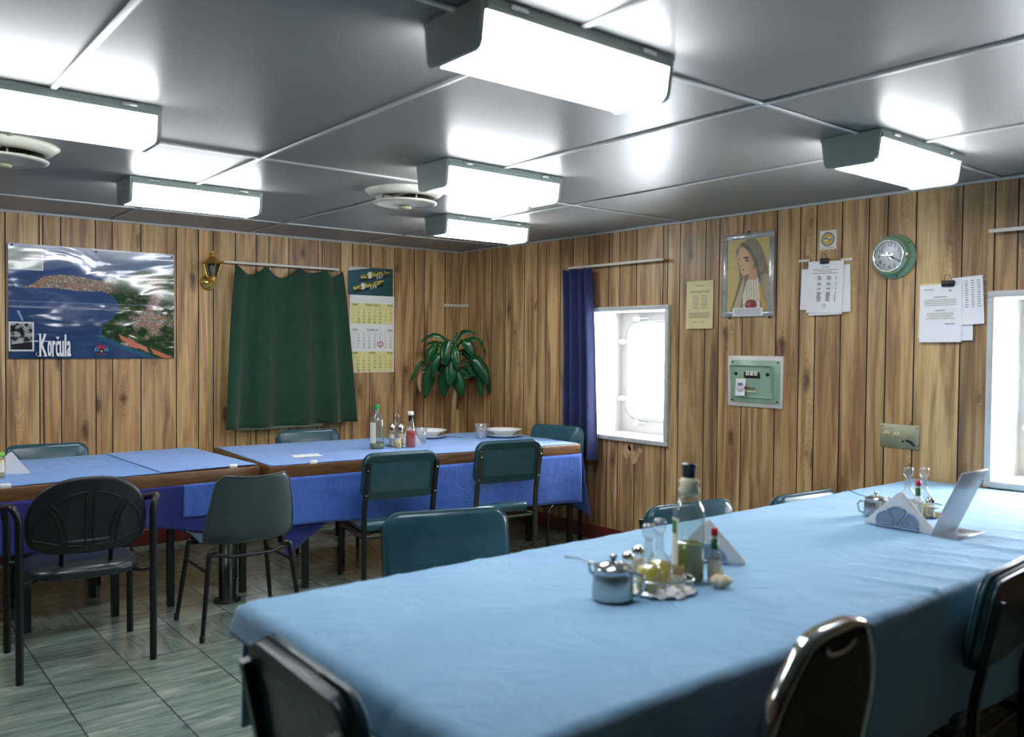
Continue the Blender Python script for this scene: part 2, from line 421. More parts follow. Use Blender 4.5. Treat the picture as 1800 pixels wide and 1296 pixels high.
gr = [6.274,6.049,5.939,5.743,5.491,5.324,5.219,5.049,4.904,4.734,4.517,4.407,4.241,3.994,3.953,3.845,3.627,3.516,3.331,3.086,2.926,2.82,2.658,2.497,2.389,2.232,1.994,1.838,1.731]
gr += [1.5,1.34,1.1,.95,.7,.5,.36,.1,-.1,-.32,-.5,-.8,-1.0,-1.25,-1.5,-1.7,-1.95]
WZ0, WZ1 = .80, 1.715      # clear opening of the window recesses
W1, W2, W3 = (3.955, 4.70), (1.08, 1.825), (2.525, 3.175)
panel_wall('wall_right', 'y', XR, YF, YB, gr, [(*W1, WZ0, WZ1), (*W2, WZ0, WZ1)])
panel_wall('wall_back', 'x', YB, XL, XR, gb, [(*W3, WZ0+.02, WZ1)])
rg = random.Random(3); gl = []; u = YF
while u < YB-.3: u += rg.uniform(.1, .25); gl.append(u)
panel_wall('wall_left', 'y', XL, YF, YB, gl, [])
gf = []; u = XL
while u < XR-.3: u += rg.uniform(.1, .25); gf.append(u)
panel_wall('wall_front', 'x', YF, XL, XR, gf, [])
for _w in ('wall_front', 'wall_left'): bpy.data.objects[_w].data.materials[0] = M['darkpanel']; bpy.data.objects[_w].data.materials[1 if len(bpy.data.objects[_w].data.materials) > 1 else 0] = M['darkpanel']
mb = MB(); mb.box(((XL+XR)/2, (YF+YB)/2, -.03), (XR-XL+.1, YB-YF+.1, .06)); struct(mb.build('floor', M['floor']))
mb = MB(); mb.box(((XL+XR)/2, (YF+YB)/2, CH+.03), (XR-XL+.1, YB-YF+.1, .06)); struct(mb.build('ceiling', M['ceil']))
n_trim = 0
def trim(c, d, m):
    global n_trim; n_trim += 1
    mb = MB(); mb.box(c, d, bev=min(d)*.3, seg=1); struct(mb.build('trim_%d' % n_trim, m))
XC, YC = (XL+XR)/2, (YF+YB)/2
for y in (5.77, 3.83, 1.815, -.17): trim((XC, y, CH-.004), (XR-XL, .022, .009), M['joint'])
for x in (-.345, .63, 1.602, 2.58, 3.555): trim((x, YC, CH-.004), (.020, YB-YF, .0088), M['joint'])
trim((XC, YB-.008, CH-.009), (XR-XL, .016, .018), M['joint']); trim((XR-.008, YC, CH-.009), (.016, YB-YF-.03, .018), M['joint'])
trim((XR-.006, YB-.006, CH/2+.05), (.012, .012, CH-.13), M['wood'])
for nm, c, d in (('back', (XC, YB-.009, .055), (XR-XL-.04, .018, .11)), ('right', (XR-.009, YC, .055), (.018, YB-YF-.04, .11))):
    mb = MB(); mb.box(c, d, bev=.004, seg=2); struct(mb.build('baseboard_'+nm, M['red']))

def make_window(n, w, h, depth, loc, rz, pane_w=.55, pane_h=.70, frame=.032, clampside=True):
    """local frame: x along wall, -y into the room, z up, origin at opening's lower left corner on the wall"""
    root = bpy.data.objects.new('window_%d' % n, None); COL.objects.link(root); root.location = loc; root.rotation_euler.z = rz; struct(root)
    mb = MB(); t = .02; f = frame
    for c, d in (((w/2, -.008, -f/2), (w+2*f, .03, f)), ((w/2, -.008, h+f/2), (w+2*f, .03, f)), ((-f/2, -.008, h/2), (f, .03, h)), ((w+f/2, -.008, h/2), (f, .03, h))):
        mb.box(c, d, bev=.004)
    mb.build('window_frame', M['trimw'], root)
    mb = MB()
    for c, d in (((w/2, depth/2, -t/2), (w, depth, t)), ((w/2, depth/2, h+t/2), (w, depth, t)), ((-t/2, depth/2, h/2), (t, depth, h+2*t)), ((w+t/2, depth/2, h/2), (t, depth, h+2*t))):
        mb.box(c, d)
    # back plate with a rounded opening
    k = 9; cx, cz = w/2, h*.52
    inner = rrect(pane_w, pane_h, .09, k, cx, cz); outer = []
    for (sx, sz) in ((1,1), (-1,1), (-1,-1), (1,-1)):
        for i in range(k+1):
            q = i/k; X_ = w if sx > 0 else 0; Z_ = h if sz > 0 else 0
            outer.append((X_, Z_))
    vs = [(a, depth, b) for a, b in outer]+[(a, depth, b) for a, b in inner]+[(a, depth+.05, b) for a, b in inner]; m_ = len(inner); fs = []
    for i in range(m_):
        j = (i+1) % m_; fs += [[i, j, m_+j, m_+i], [m_+i, m_+j, 2*m_+j, 2*m_+i]]
    mb.add(vs, fs); mb.build('recess', M['white'], root)
    rim = MB()
    rim.loft([[(a, depth-.000, b) for a, b in rrect(pane_w+.07, pane_h+.07, .12, k, cx, cz)], [(a, depth-.022, b) for a, b in rrect(pane_w+.06, pane_h+.06, .115, k, cx, cz)],
              [(a, depth-.028, b) for a, b in rrect(pane_w+.03, pane_h+.03, .10, k, cx, cz)], [(a, depth-.02, b) for a, b in rrect(pane_w, pane_h, .09, k, cx, cz)], [(a, depth+.03, b) for a, b in rrect(pane_w-.01, pane_h-.01, .085, k, cx, cz)]], cap=False)
    rim.build('sash_rim', M['trimw'], root)
    g = MB(); g.loft([[(a, depth+.012, b) for a, b in rrect(pane_w+.02, pane_h+.02, .09, k, cx, cz)], [(a, depth+.018, b) for a, b in rrect(pane_w+.02, pane_h+.02, .09, k, cx, cz)]]); g.build('pane', M['pane'], root)
    for s in (-1, 1):
        for q in (-.22, .22):
            c = MB(); xx = cx+s*(pane_w/2+.045)
            c.lathe([(0,0), (.022,0), (.022,.03), (.016,.034), (.016,.055), (0,.058)], n=14, X=Matrix.Translation((xx, depth-.02, cz+q*pane_h/.7*1.0)) @ Matrix.Rotation(PI/2, 4, 'X'))
            c.box((cx+s*(pane_w/2+.02), depth-.03, cz+q), (.05, .014, .03), bev=.003); c.build('clamp', M['white'], root)
    for s in (-1, 1):
        for q in (-.17, .17):
            c = MB(); zz = cz+s*(pane_h/2+.045)
            c.lathe([(0,0), (.022,0), (.022,.03), (.016,.034), (.016,.055), (0,.058)], n=14, X=Matrix.Translation((cx+q, depth-.02, zz)) @ Matrix.Rotation(PI/2, 4, 'X'))
            c.tube([(cx+q, depth-.03, zz), (cx+q+.09, depth-.02, zz)], .008, n=8); c.build('clamp', M['white'], root)
    return root
make_window(1, W1[1]-W1[0], WZ1-WZ0, .33, (XR, W1[1], WZ0), -PI/2)
make_window(2, W2[1]-W2[0], WZ1-WZ0, .33, (XR, W2[1], WZ0), -PI/2)
make_window(3, W3[1]-W3[0], WZ1-WZ0-.02, .33, (W3[0], YB, WZ0+.02), 0, pane_w=.5, pane_h=.66)

# ------------------------------------------------------------------ ceiling lamps and vents
def make_lamp():
    r = thing('ceiling_light', '', 'ceiling light'); Lh = .355
    def sec(w0, w1, z0, z1, R=.028):
        p = [(-w0/2, z0), (w0/2, z0)]
        b = [(w1/2, z1), (-w1/2, z1)]
        out = [Vector((w0/2, z0, 0))]
        c = fillet([(w0/2, z0, 0), (w1/2, z1, 0), (-w1/2, z1, 0), (-w0/2, z0, 0)], R, 5)
        return [(q.x, q.y) for q in c]
    mb = MB(); mb.box((0, 0, -.008), (Lh*2, .262, .014)); mb.box((0, .126, -.022), (Lh*2-.03, .006, .026)); mb.box((0, -.126, -.022), (Lh*2-.03, .006, .026)); mb.build('housing', M['lampgrey'], r)
    for s in (-1, 1):
        mb = MB(); q = sec(.256, .222, -.004, -.128)
        x0, x1 = s*(Lh-.016), s*Lh
        mb.loft([[(x0, a, b) for a, b in q], [(x1, a, b) for a, b in q]], smooth=False); mb.build('end_plate', M['lampgrey'], r)
    q = sec(.244, .212, -.030, -.122, .026); mb = MB(); mb.loft([[(-Lh+.017, a, b) for a, b in q], [(Lh-.017, a, b) for a, b in q]], smooth=False); mb.build('diffuser', M['diff'], r)
    for s in (-1, 1):
        for x in (-.24, .24):
            c = MB(); c.box((x, s*.1335, -.012), (.055, .008, .012), bev=.002); c.build('clip', M['steel'], r)
    return r
lamp0 = make_lamp()
LP = [(1.622, 1.825, 'biggest grey framed ceiling light, nearest over the front table'), (.632, 3.385, 'grey framed ceiling light cut off by the left edge of the picture'),
      (1.615, 4.815, 'small looking ceiling light above the poster and wall lantern'), (2.60, 3.39, 'ceiling light beside the round white vent, middle of the room'),
      (3.545, 4.765, 'smallest looking ceiling light, farthest, near the room corner'), (3.560, 1.84, 'ceiling light on the right, above the wall clock'),
      (-.5, 4.78, 'unseen grey framed ceiling light added left of the view, continuing the lamp pattern')]  # last one is unseen, added for lighting level along the lamp pattern
for i, (x, y, l) in enumerate(LP):
    if i == 0: lamp0.location = (x, y, CH-.001); lamp0['label'] = l; lamp0['group'] = 'fluorescent ceiling lights'
    else: dup(lamp0, (x, y, CH-.001), 0, l)
def make_vent(loc, label):
    r = thing('ceiling_vent', label, 'air vent', loc, group='round ceiling vents')
    mb = MB(); mb.lathe([(.215, 0), (.222, -.006), (.19, -.030), (.165, -.042), (.16, -.036), (.175, -.004), (.16, 0)], n=48); mb.build('flange', M['cream'], r)
    mb = MB(); mb.lathe([(.0, -.004), (.165, -.004), (.165, -.001), (0, -.001)], n=32); mb.build('duct_opening', M['dark'], r)
    mb = MB(); mb.lathe([(0, -.066), (.16, -.064), (.178, -.066), (.177, -.071), (.15, -.080), (.148, -.074), (.10, -.088), (.095, -.080), (.05, -.084), (0, -.084)], n=48); mb.build('disc', M['cream'], r)
    mb = MB(); mb.lathe([(0, -.078), (.03, -.080), (.034, -.096), (.026, -.104), (0, -.104)], n=24); mb.build('knob', M['dullmetal'], r)
    for k in range(3):
        a = k*2*PI/3+.5; mb = MB(); mb.tube([(.12*math.cos(a), .12*math.sin(a), -.004), (.12*math.cos(a), .12*math.sin(a), -.068)], .005, n=6); mb.build('hanger', M['steel'], r)
make_vent((2.555, 4.12, CH), 'round white ceiling vent beside the middle ceiling light')
make_vent((.64, 4.32, CH), 'round ceiling vent half hidden under the light at the left edge')

# ------------------------------------------------------------------ tables and cloths
def hang(p0, p1, out, z0, z1a, z1b, amp, waves, seed, nx=60, nz=14, flare=.02, scallop=0):
    """hanging strip of cloth from p0 to p1 (2d), outward normal `out`"""
    rows = []
    for j in range(nz+1):
        t = j/nz; row = []
        for i in range(nx+1):
            s = i/nx; x = p0[0]+(p1[0]-p0[0])*s; y = p0[1]+(p1[1]-p0[1])*s
            zb = z1a+(z1b-z1a)*s+scallop*(noise.noise(Vector((s*3.1+seed, seed, 0))))
            w = amp*t**.8*math.sin(s*waves*2*PI+seed+.8*math.sin(s*5+seed))+.004*noise.noise(Vector((s*12, t*5, seed)))
            d = flare*t+w
            row.append((x+out[0]*d, y+out[1]*d, z0+(zb-z0)*t))
        rows.append(row)
    return rows
def sheet(mb, rows, m=None, th=.0025, out=(0,0,1)):
    n = len(rows[0]); vs = [p for r in rows for p in r]; fs = []
    for i in range(len(rows)-1):
        for j in range(n-1): a = i*n+j; fs.append([a, a+1, a+n+1, a+n])
    mb.add(vs, fs, m, True)
def finish_cloth(o, th=.003, sub=0):
    md = o.modifiers.new('thickness', 'SOLIDIFY'); md.thickness = th; md.offset = 0
    return o

# front table ------------------------------------------------------
FT = thing('dining_table', 'long front dining table covered to the skirt by a bright blue cloth', 'table', (2.71, 1.66, 0))
mb = MB(); mb.box((0, 0, .735), (3.62, 1.03, .04), bev=.006); mb.build('tabletop', M['tablewood'], FT)
for x in (-1.5, 0, 1.5):
    for y in (-.35, .35):
        mb = MB(); mb.tube([(x, y, 0), (x, y, .715)], .025, sq=True); mb.build('leg', M['black'], FT)
def front_cloth():
    x0, x1, y0, y1, z = .885, 4.535, 1.135, 2.20, .762
    oL, oR, oN, oF = .085, .02, .40, .36
    nx, ny = 220, 110
    def P3(a, b):
        ex = max(x0-a, 0); fx = max(a-x1, 0); ey = max(y0-b, 0); fy = max(b-y1, 0)
        cx = min(max(a, x0), x1); cy = min(max(b, y0), y1)
        X_, Y_, Z_ = cx, cy, z
        dx = ex if ex else fx; dy = ey if ey else fy; sx = -1 if ex else 1; sy = -1 if ey else 1
        drop = math.hypot(dx, dy) if (dx and dy) else max(dx, dy)
        r = .022
        def rd(d): # horizontal run and vertical drop with a rounded edge
            if d < r*PI/2: q = d/r; return r*math.sin(q), r*(1-math.cos(q))
            return r, r+(d-r*PI/2)
        if dx and dy:
            # corner fold: the cloth swings out as a hanging ear
            rx, vx = rd(dx); ry, vy = rd(dy); q = min(1, dy/.13); q = q*q*(3-2*q)
            if sx > 0: X_ += rx
            else: X_ += -(rx+.35*vx)*(1-q)+(.5*dx)*q
            Y_ += sy*(ry+.05*vy*(1-q)+(.012+dx*.2)*q); Z_ -= max(vx, vy)
        elif dx: h, v = rd(dx); X_ += sx*(h+.35*v); Z_ -= v
        elif dy:
            h, v = rd(dy); k = min(v/.3, 1)
            Y_ += sy*(h+.03*v+ k*.016*math.sin(a*9+1.3*math.sin(a*3.1)))
            Z_ -= v
        else:
            # creases and slight swell in the lying cloth
            n1 = noise.noise(Vector((a*1.4, b*3.2, 1))); n2 = noise.noise(Vector((a*3.5+b*2, b*7, 5)))
            Z_ += .0035*abs(n1)+.0016*n2
            t = max(0, 1-(b-y0)/.34)*min(1, max(0, (a-2.0)/.8))
            s = a*34+b*10+3*noise.noise(Vector((a*2, b*2, 3)))
            Z_ += .013*t*max(0, math.sin(s))**3*(.4+abs(noise.noise(Vector((a*3, .5, 9)))) * 1.6)
            t = max(0, 1-(y1-b)/.10); Z_ += .004*t*max(0, math.sin(a*38+2*math.sin(a*5)))**2*(.3+abs(noise.noise(Vector((a*4, 2, 7)))))
        return (X_, Y_, Z_)
    As = sorted(set([x0-oL+oL*i/8 for i in range(8)]+[x0+(x1-x0)*i/nx for i in range(nx+1)]+[x1+oR*i/2 for i in (1, 2)]))
    Bs = sorted(set([y0-oN*i/22 for i in range(1, 23)]+[y0+(y1-y0)*i/ny for i in range(ny+1)]+[y1+oF*i/20 for i in range(1, 21)]))
    mb = MB(); sheet(mb, [[P3(a, b) for a in As] for b in Bs])
    o = mb.build('tablecloth', M['cloth']); finish_cloth(o)
    tag(o, 'bright blue cloth spread over the long front table and hanging at its edges', 'tablecloth'); return o
front_cloth()

# back tables ------------------------------------------------------
def back_table(pNL, pNR, depth, label, legs, pedestal=None):
    a = Vector((*pNL, 0)); b = Vector((*pNR, 0)); d = (b-a); ln = d.length; ang = math.atan2(d.y, d.x)
    r = thing('dining_table', label, 'table', a, ang, 'back row dining tables'); R = Matrix.Rotation(-ang, 4, 'Z')
    th = .068
    mb = MB(); mb.box((ln/2, depth/2, .742-.02), (ln-.03, depth-.03, .03)); mb.build('tabletop', M['tablewood'], r)
    for c, dd in (((ln/2, .012, .750-th/2), (ln, .024, th)), ((ln/2, depth-.012, .750-th/2), (ln, .024, th)), ((.012, depth/2, .750-th/2), (.024, depth-.05, th)), ((ln-.012, depth/2, .750-th/2), (.024, depth-.05, th))):
        mb = MB(); mb.box(c, dd, bev=.003); mb.build('edge_board', M['tablewood'], r)
    for (x, y) in legs:
        q = R @ (Vector((x, y, 0))-a); mb = MB(); mb.tube([(q.x, q.y, 0), (q.x, q.y, .69)], .017, sq=True); mb.build('leg', M['black'], r)
    if pedestal:
        for (x, y) in pedestal:
            q = R @ (Vector((x, y, 0))-a); mb = MB(); mb.lathe([(.075, 0), (.075, .01), (.048, .012), (.048, .69)], n=24, c=(q.x, q.y, 0)); mb.build('pedestal', M['gpost'], r)
    return r, ang, ln
T1a, T1b = (-.25, 4.682), (1.985, 4.755)
T2a, T2b = (2.0, 4.66), (4.285, 4.505)
t1, a1, l1 = back_table(T1a, T1b, 1.05, 'left back table with wooden edge boards, near the poster wall', [(1.222, 4.848), (1.211, 5.286), (.806, 4.834), (.807, 5.326), (1.51, 4.85), (1.93, 4.88), (2.0, 5.2)], [(1.795, 4.76), (.0, 4.76)])
t2, a2, l2 = back_table(T2a, T2b, 1.09, 'right back table with wooden edge boards, set with plates and glasses', [(2.255, 4.735), (4.235, 4.56), (4.134, 4.9), (2.69, 5.104)], None)
def back_cloth(name, a, ang, x0, x1, y0, y1, m, skirts, label, ztop=.7535, seed=1):
    mb = MB(); nx, ny = 70, 40; rows = []
    for j in range(ny+1):
        row = []
        for i in range(nx+1):
            x = x0+(x1-x0)*i/nx; y = y0+(y1-y0)*j/ny
            row.append((x, y, ztop+.0018*noise.noise(Vector((x*4+seed, y*7, seed)))+.001*abs(noise.noise(Vector((x*9, y*20, seed))))))
        rows.append(row)
    sheet(mb, rows, m)
    for s in skirts: sheet(mb, hang(*s[0], **s[1]), s[2])
    o = mb.build(name, None, None, (*a, 0), ang); finish_cloth(o, .002)
    return tag(o, label, 'tablecloth')
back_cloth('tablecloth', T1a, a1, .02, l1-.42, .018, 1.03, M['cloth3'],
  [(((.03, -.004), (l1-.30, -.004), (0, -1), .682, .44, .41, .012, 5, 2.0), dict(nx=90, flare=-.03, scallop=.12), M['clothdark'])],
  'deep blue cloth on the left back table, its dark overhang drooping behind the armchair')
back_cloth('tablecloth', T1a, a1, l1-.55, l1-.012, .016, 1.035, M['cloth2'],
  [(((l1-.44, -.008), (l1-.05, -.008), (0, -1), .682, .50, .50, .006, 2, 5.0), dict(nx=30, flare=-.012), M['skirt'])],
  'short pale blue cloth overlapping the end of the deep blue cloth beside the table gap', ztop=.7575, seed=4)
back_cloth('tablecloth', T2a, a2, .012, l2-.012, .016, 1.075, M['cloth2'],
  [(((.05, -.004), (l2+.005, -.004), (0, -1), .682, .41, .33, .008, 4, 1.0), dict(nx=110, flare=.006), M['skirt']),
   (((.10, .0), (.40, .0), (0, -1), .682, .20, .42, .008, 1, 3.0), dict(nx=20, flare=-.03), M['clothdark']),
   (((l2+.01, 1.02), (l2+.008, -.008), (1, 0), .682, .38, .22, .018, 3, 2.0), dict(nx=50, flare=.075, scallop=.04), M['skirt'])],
  'mid blue cloth under the plates on the right back table, crumpled overhang', seed=8)

# ------------------------------------------------------------------ chairs
def vinyl_chair(front=M['vinylf'], metal=M['black'], H=.82, top_w=.475, hb=.285):
    r = thing('padded_chair', '', 'chair'); dz = 0
    X = Matrix.Translation((0, -.245, H-hb/2)) @ Matrix.Rotation(math.radians(10), 4, 'X')
    mb = MB(); pillow(mb, top_w, hb, .066, .056, .028, 'xz', X=X, bow=-.012, puff=.004); back = mb.build('backrest', front, r)
    mb = MB(); pillow(mb, top_w-.012, hb-.012, .060, .012, .004, 'xz', c=(0, -.023, 0), X=X, bow=-.012); mb.build('back_cover', M['vinyl'], back)
    # piping round the front edge
    mb = MB(); mb.tube([X @ Vector((a, .016-.012*(a/(top_w/2))**2, b)) for a, b in rrect(top_w-.010, hb-.010, .060, 7)], .0035, n=6, closed=True); mb.build('piping', front, back)
    mb = MB(); pillow(mb, .43, .41, .05, .06, .024, 'xy', c=(0, 0, .365), puff=.006); mb.build('seat', front, r)
    mb = MB(); mb.box((0, 0, .330), (.39, .37, .014)); mb.build('seat_board', M['black'], r)
    for s in (-1, 1):
        x = s*(top_w/2-.018)
        mb = MB(); mb.tube(fillet([(x, -.247, 0), (x, -.247, H-.37), (x, -.309, H-.06)], .06), .0125, sq=True)
        leg = mb.build('leg', metal, r)
        for z in (H-.25, H-.10):
            b = MB(); y = -.247-max(0, z-H+.37)*.062/.31; b.lathe([(0, 0), (.006, 0), (.005, .003), (0, .004)], n=8, X=Matrix.Translation((x, y-.0125, z)) @ Matrix.Rotation(PI/2, 4, 'X')); b.build('bolt', M['steel'], leg)
        mb = MB(); mb.tube(fillet([(x, .185, 0), (x, .185, .325), (x, -.235, .315)], .07), .0125, n=8); mb.build('leg', metal, r)
    mb = MB(); mb.tube([(-.2, -.235, .315), (.2, -.235, .315)], .009, n=8); mb.build('stretcher', metal, r)
    return r
def put(back_xy, rz, hy=-.262):
    """chair origin from where the middle of the top of its back stands"""
    return (back_xy[0]+hy*-1*(-math.sin(rz)), back_xy[1]+hy*-1*math.cos(rz), 0)
GC = 'padded vinyl chairs'
c0 = vinyl_chair(); rz = math.radians(-9); c0.location = put((2.705, 4.40), rz); c0.rotation_euler.z = rz
tag(c0, 'dark teal padded chair with black frame, its back to us at the right back table', None, GC)
cD = vinyl_chair(metal=M['olive'], H=.835, top_w=.49); rz = math.radians(-8); cD.location = put((3.545, 4.42), rz); cD.rotation_euler.z = rz
tag(cD, 'dark teal padded chair with worn olive metal frame at the right back table', None, GC)
def vc(xy, ang, label): rz = math.radians(ang); return dup(c0, put(xy, rz), rz, label, GC)
cE = vinyl_chair(H=.85, top_w=.48); rz = math.radians(162); cE.location = put((1.80, 2.60), rz); cE.rotation_euler.z = rz
tag(cE, 'large looking teal padded chair facing us beyond the left end of the front table', None, GC)
vc((2.86, 5.95), 172, 'padded chair behind the right back table, under the green curtain')
vc((1.115, 5.99), 176, 'padded chair behind the left back table, under the poster')
vinyl_chair(H=.86); rz = math.radians(105)
cH = [o for o in bpy.data.objects if o.name.startswith('padded_chair') and not o.get('label')][0]; cH.location = put((4.36, 4.84), rz); cH.rotation_euler.z = rz
tag(cH, 'padded chair at the end of the right back table, beside the blue curtain', None, GC)
vc((2.79, 2.27), 173, 'padded chair behind the tall oil bottle, beyond the front table')
cJ = vinyl_chair(H=.838, top_w=.475); rz = math.radians(-92); cJ.location = put((.745, 1.545), rz); cJ.rotation_euler.z = rz
tag(cJ, 'padded chair at the left end of the front table, shiny top edge in profile', None, GC)
cL = vc((2.745, 1.045), 4, 'dark padded chair cut off by the right edge of the picture')

def shell_chair():
    r = thing('plastic_shell_chair', 'grey moulded plastic shell chair on four splayed black legs', 'chair')
    prof = [(.215, .425, .40), (.19, .445, .42), (.10, .437, .41), (0, .430, .415), (-.10, .435, .43), (-.165, .455, .445), (-.205, .50, .455), (-.228, .56, .445), (-.245, .63, .425), (-.258, .70, .40), (-.268, .765, .375), (-.272, .795, .355)]
    rows = []
    for k, (y, z, w) in enumerate(prof):
        row = []
        for i in range(25):
            s = -1+2*i/24; x = s*w/2; lift = .022*abs(s)**4; fwd = 0
            if k >= 6: lift = 0; fwd = .06*abs(s)**3
            if k in (4, 5): fwd = .03*abs(s)**3; lift *= .7
            zz = z+lift
            if k == len(prof)-1: zz += .012*abs(s)**2-.0*(1) - (.03*max(0, abs(s)-.86)/.14)
            if k == len(prof)-1 and abs(s) > .9: x *= .99
            row.append((x, y+fwd, zz))
        rows.append(row)
    mb = MB(); sheet(mb, rows); o = mb.build('seat_shell', M['greypl'], r); finish_cloth(o, .006)
    md = o.modifiers.new('smooth', 'SUBSURF'); md.levels = 1; md.render_levels = 1
    rim = [rows[k][0] for k in range(len(rows))]+rows[-1][1:-1]+[rows[k][-1] for k in range(len(rows)-1, -1, -1)]+rows[0][::-1][1:-1]
    mb = MB(); mb.tube(rim, .0055, n=6, closed=True); mb.build('rim', M['greypl'], r)
    for sx in (-1, 1):
        for (y, yt) in ((-.215, -.17), (.215, .165)):
            mb = MB(); mb.tube(fillet([(sx*.255, y, 0), (sx*.205, yt, .425), (sx*.17, yt, .428)], .05), [.0105]+[.0135]*8, n=10); lg = mb.build('leg', M['black'], r)
            b = MB(); b.lathe([(.013, 0), (.013, .03), (.010, .034)], n=12, c=(sx*.255, y, 0)); b.build('rubber_foot', M['blackpl'], lg)
    for y in (-.17, .165):
        mb = MB(); mb.tube(fillet([(-.215, y, .405), (-.15, y, .405), (-.11, y-.02*(1 if y < 0 else -1), .392), (.11, y-.02*(1 if y < 0 else -1), .392), (.15, y, .405), (.215, y, .405)], .04), .009, n=8); mb.build('cross_bar', M['black'], r)
    for sx in (-1, 1):
        mb = MB(); mb.tube([(sx*.222, -.18, .33), (sx*.222, .18, .33)], .008, n=8); mb.build('side_bar', M['black'], r)
    return r
sc = shell_chair(); sc.location = (1.705, 4.36, 0); sc.rotation_euler.z = math.radians(-2)

def armchair():
    r = thing('stacking_armchair', 'black armchair with broad rounded plastic back and tube arms', 'chair')
    # D shaped back, bowed
    def outline(sc=1.0, n=48):
        pts = []
        for i in range(n):
            a = 2*PI*i/n; c, s = math.cos(a), math.sin(a)
            if s >= 0: x = .246*math.copysign(abs(c)**.82, c); z = .222*abs(s)**.95
            else: x = .246*math.copysign(abs(c)**.42, c); z = -.125*abs(s)**.62
            pts.append((x*sc, z*sc))
        return pts
    X = Matrix.Translation((0, -.250, .652)) @ Matrix.Rotation(math.radians(9), 4, 'X')
    bow = lambda x: .055*(x/.26)**2
    mb = MB(); loops = []
    for d, sc_ in ((-.010, .55), (-.012, .93), (-.010, .98), (0, 1.0), (.012, .98), (.020, .92), (.024, .5)):
        loops.append([(x, d+bow(x), z) for x, z in outline(sc_)])
    mb.loft(loops, X=X); bk = mb.build('backrest', M['blackpl'], r)
    def rib(pts):
        mb = MB(); mb.tube([X @ Vector((x, -.0125+bow(x), z)) for x, z in pts], .0028, n=6); mb.build('moulded_rib', M['blackpl'], bk)
    def arc(p0, p1, p2): return [(v.x, v.y) for v in bez((*p0, 0), (*p1, 0), (*p2, 0), 12)]
    for s in (-1, 1):
        rib(arc((s*.015, .155), (s*.016, .02), (s*.015, -.090))); rib([(s*.015, -.090), (s*.085, -.084)]); rib(arc((s*.085, -.084), (s*.09, .06), (s*.15, .10)))
        rib(arc((s*.11, -.080), (s*.112, .05), (s*.165, .085))); rib(arc((s*.165, .085), (s*.215, .04), (s*.218, -.055))); rib([(s*.218, -.055), (s*.11, -.080)])
        rib(arc((s*.015, .155), (s*.08, .15), (s*.13, .11)))
    mb = MB(); loops = []
    for d, ins in ((-.024, .06), (-.026, .02), (-.016, .004), (0, 0), (.018, .006), (.028, .03), (.034, .12)):
        l = []
        for a, b in rrect(.47-2*ins, .44-2*ins, .14-ins*.6, 8): l.append((a, b-.01+(-.02*(1-(a/.235)**2) if b < 0 else 0), .440+d-.03*(abs(a)/.235)**2*.3))
        loops.append(l)
    mb.loft(loops); mb.build('seat', M['blackvin'], r)
    for s in (-1, 1):
        x = s*.268
        mb = MB(); mb.tube(fillet([(x, -.235, 0), (x, -.235, .70), (x+s*.022, -.215, .752), (x+s*.045, -.12, .738), (x+s*.012, .22, .668), (x, .235, .60)], .05), .016, n=12); mb.build('arm_tube', M['black'], r)
        mb = MB(); mb.tube([(x, .235, 0), (x, .235, .61)], .016, n=12); mb.build('leg', M['black'], r)
        mb = MB(); mb.tube(fillet([(x, -.235, .425), (x-s*.05, -.19, .41), (x-s*.10, -.12, .42)], .04), .011, n=8); mb.build('bracket', M['black'], r)
        mb = MB(); mb.tube([(x, .235, .42), (x-s*.10, .15, .425)], .011, n=8); mb.build('bracket', M['black'], r)
        mb = MB(); mb.tube([(s*.10, -.05, .43), (s*.10, -.17, .47), (s*.10, -.205, .62)], .010, n=8); mb.build('back_support', M['black'], r)
    return r
ac = armchair(); ac.location = (.937, 4.325, 0); ac.rotation_euler.z = math.radians(-3)

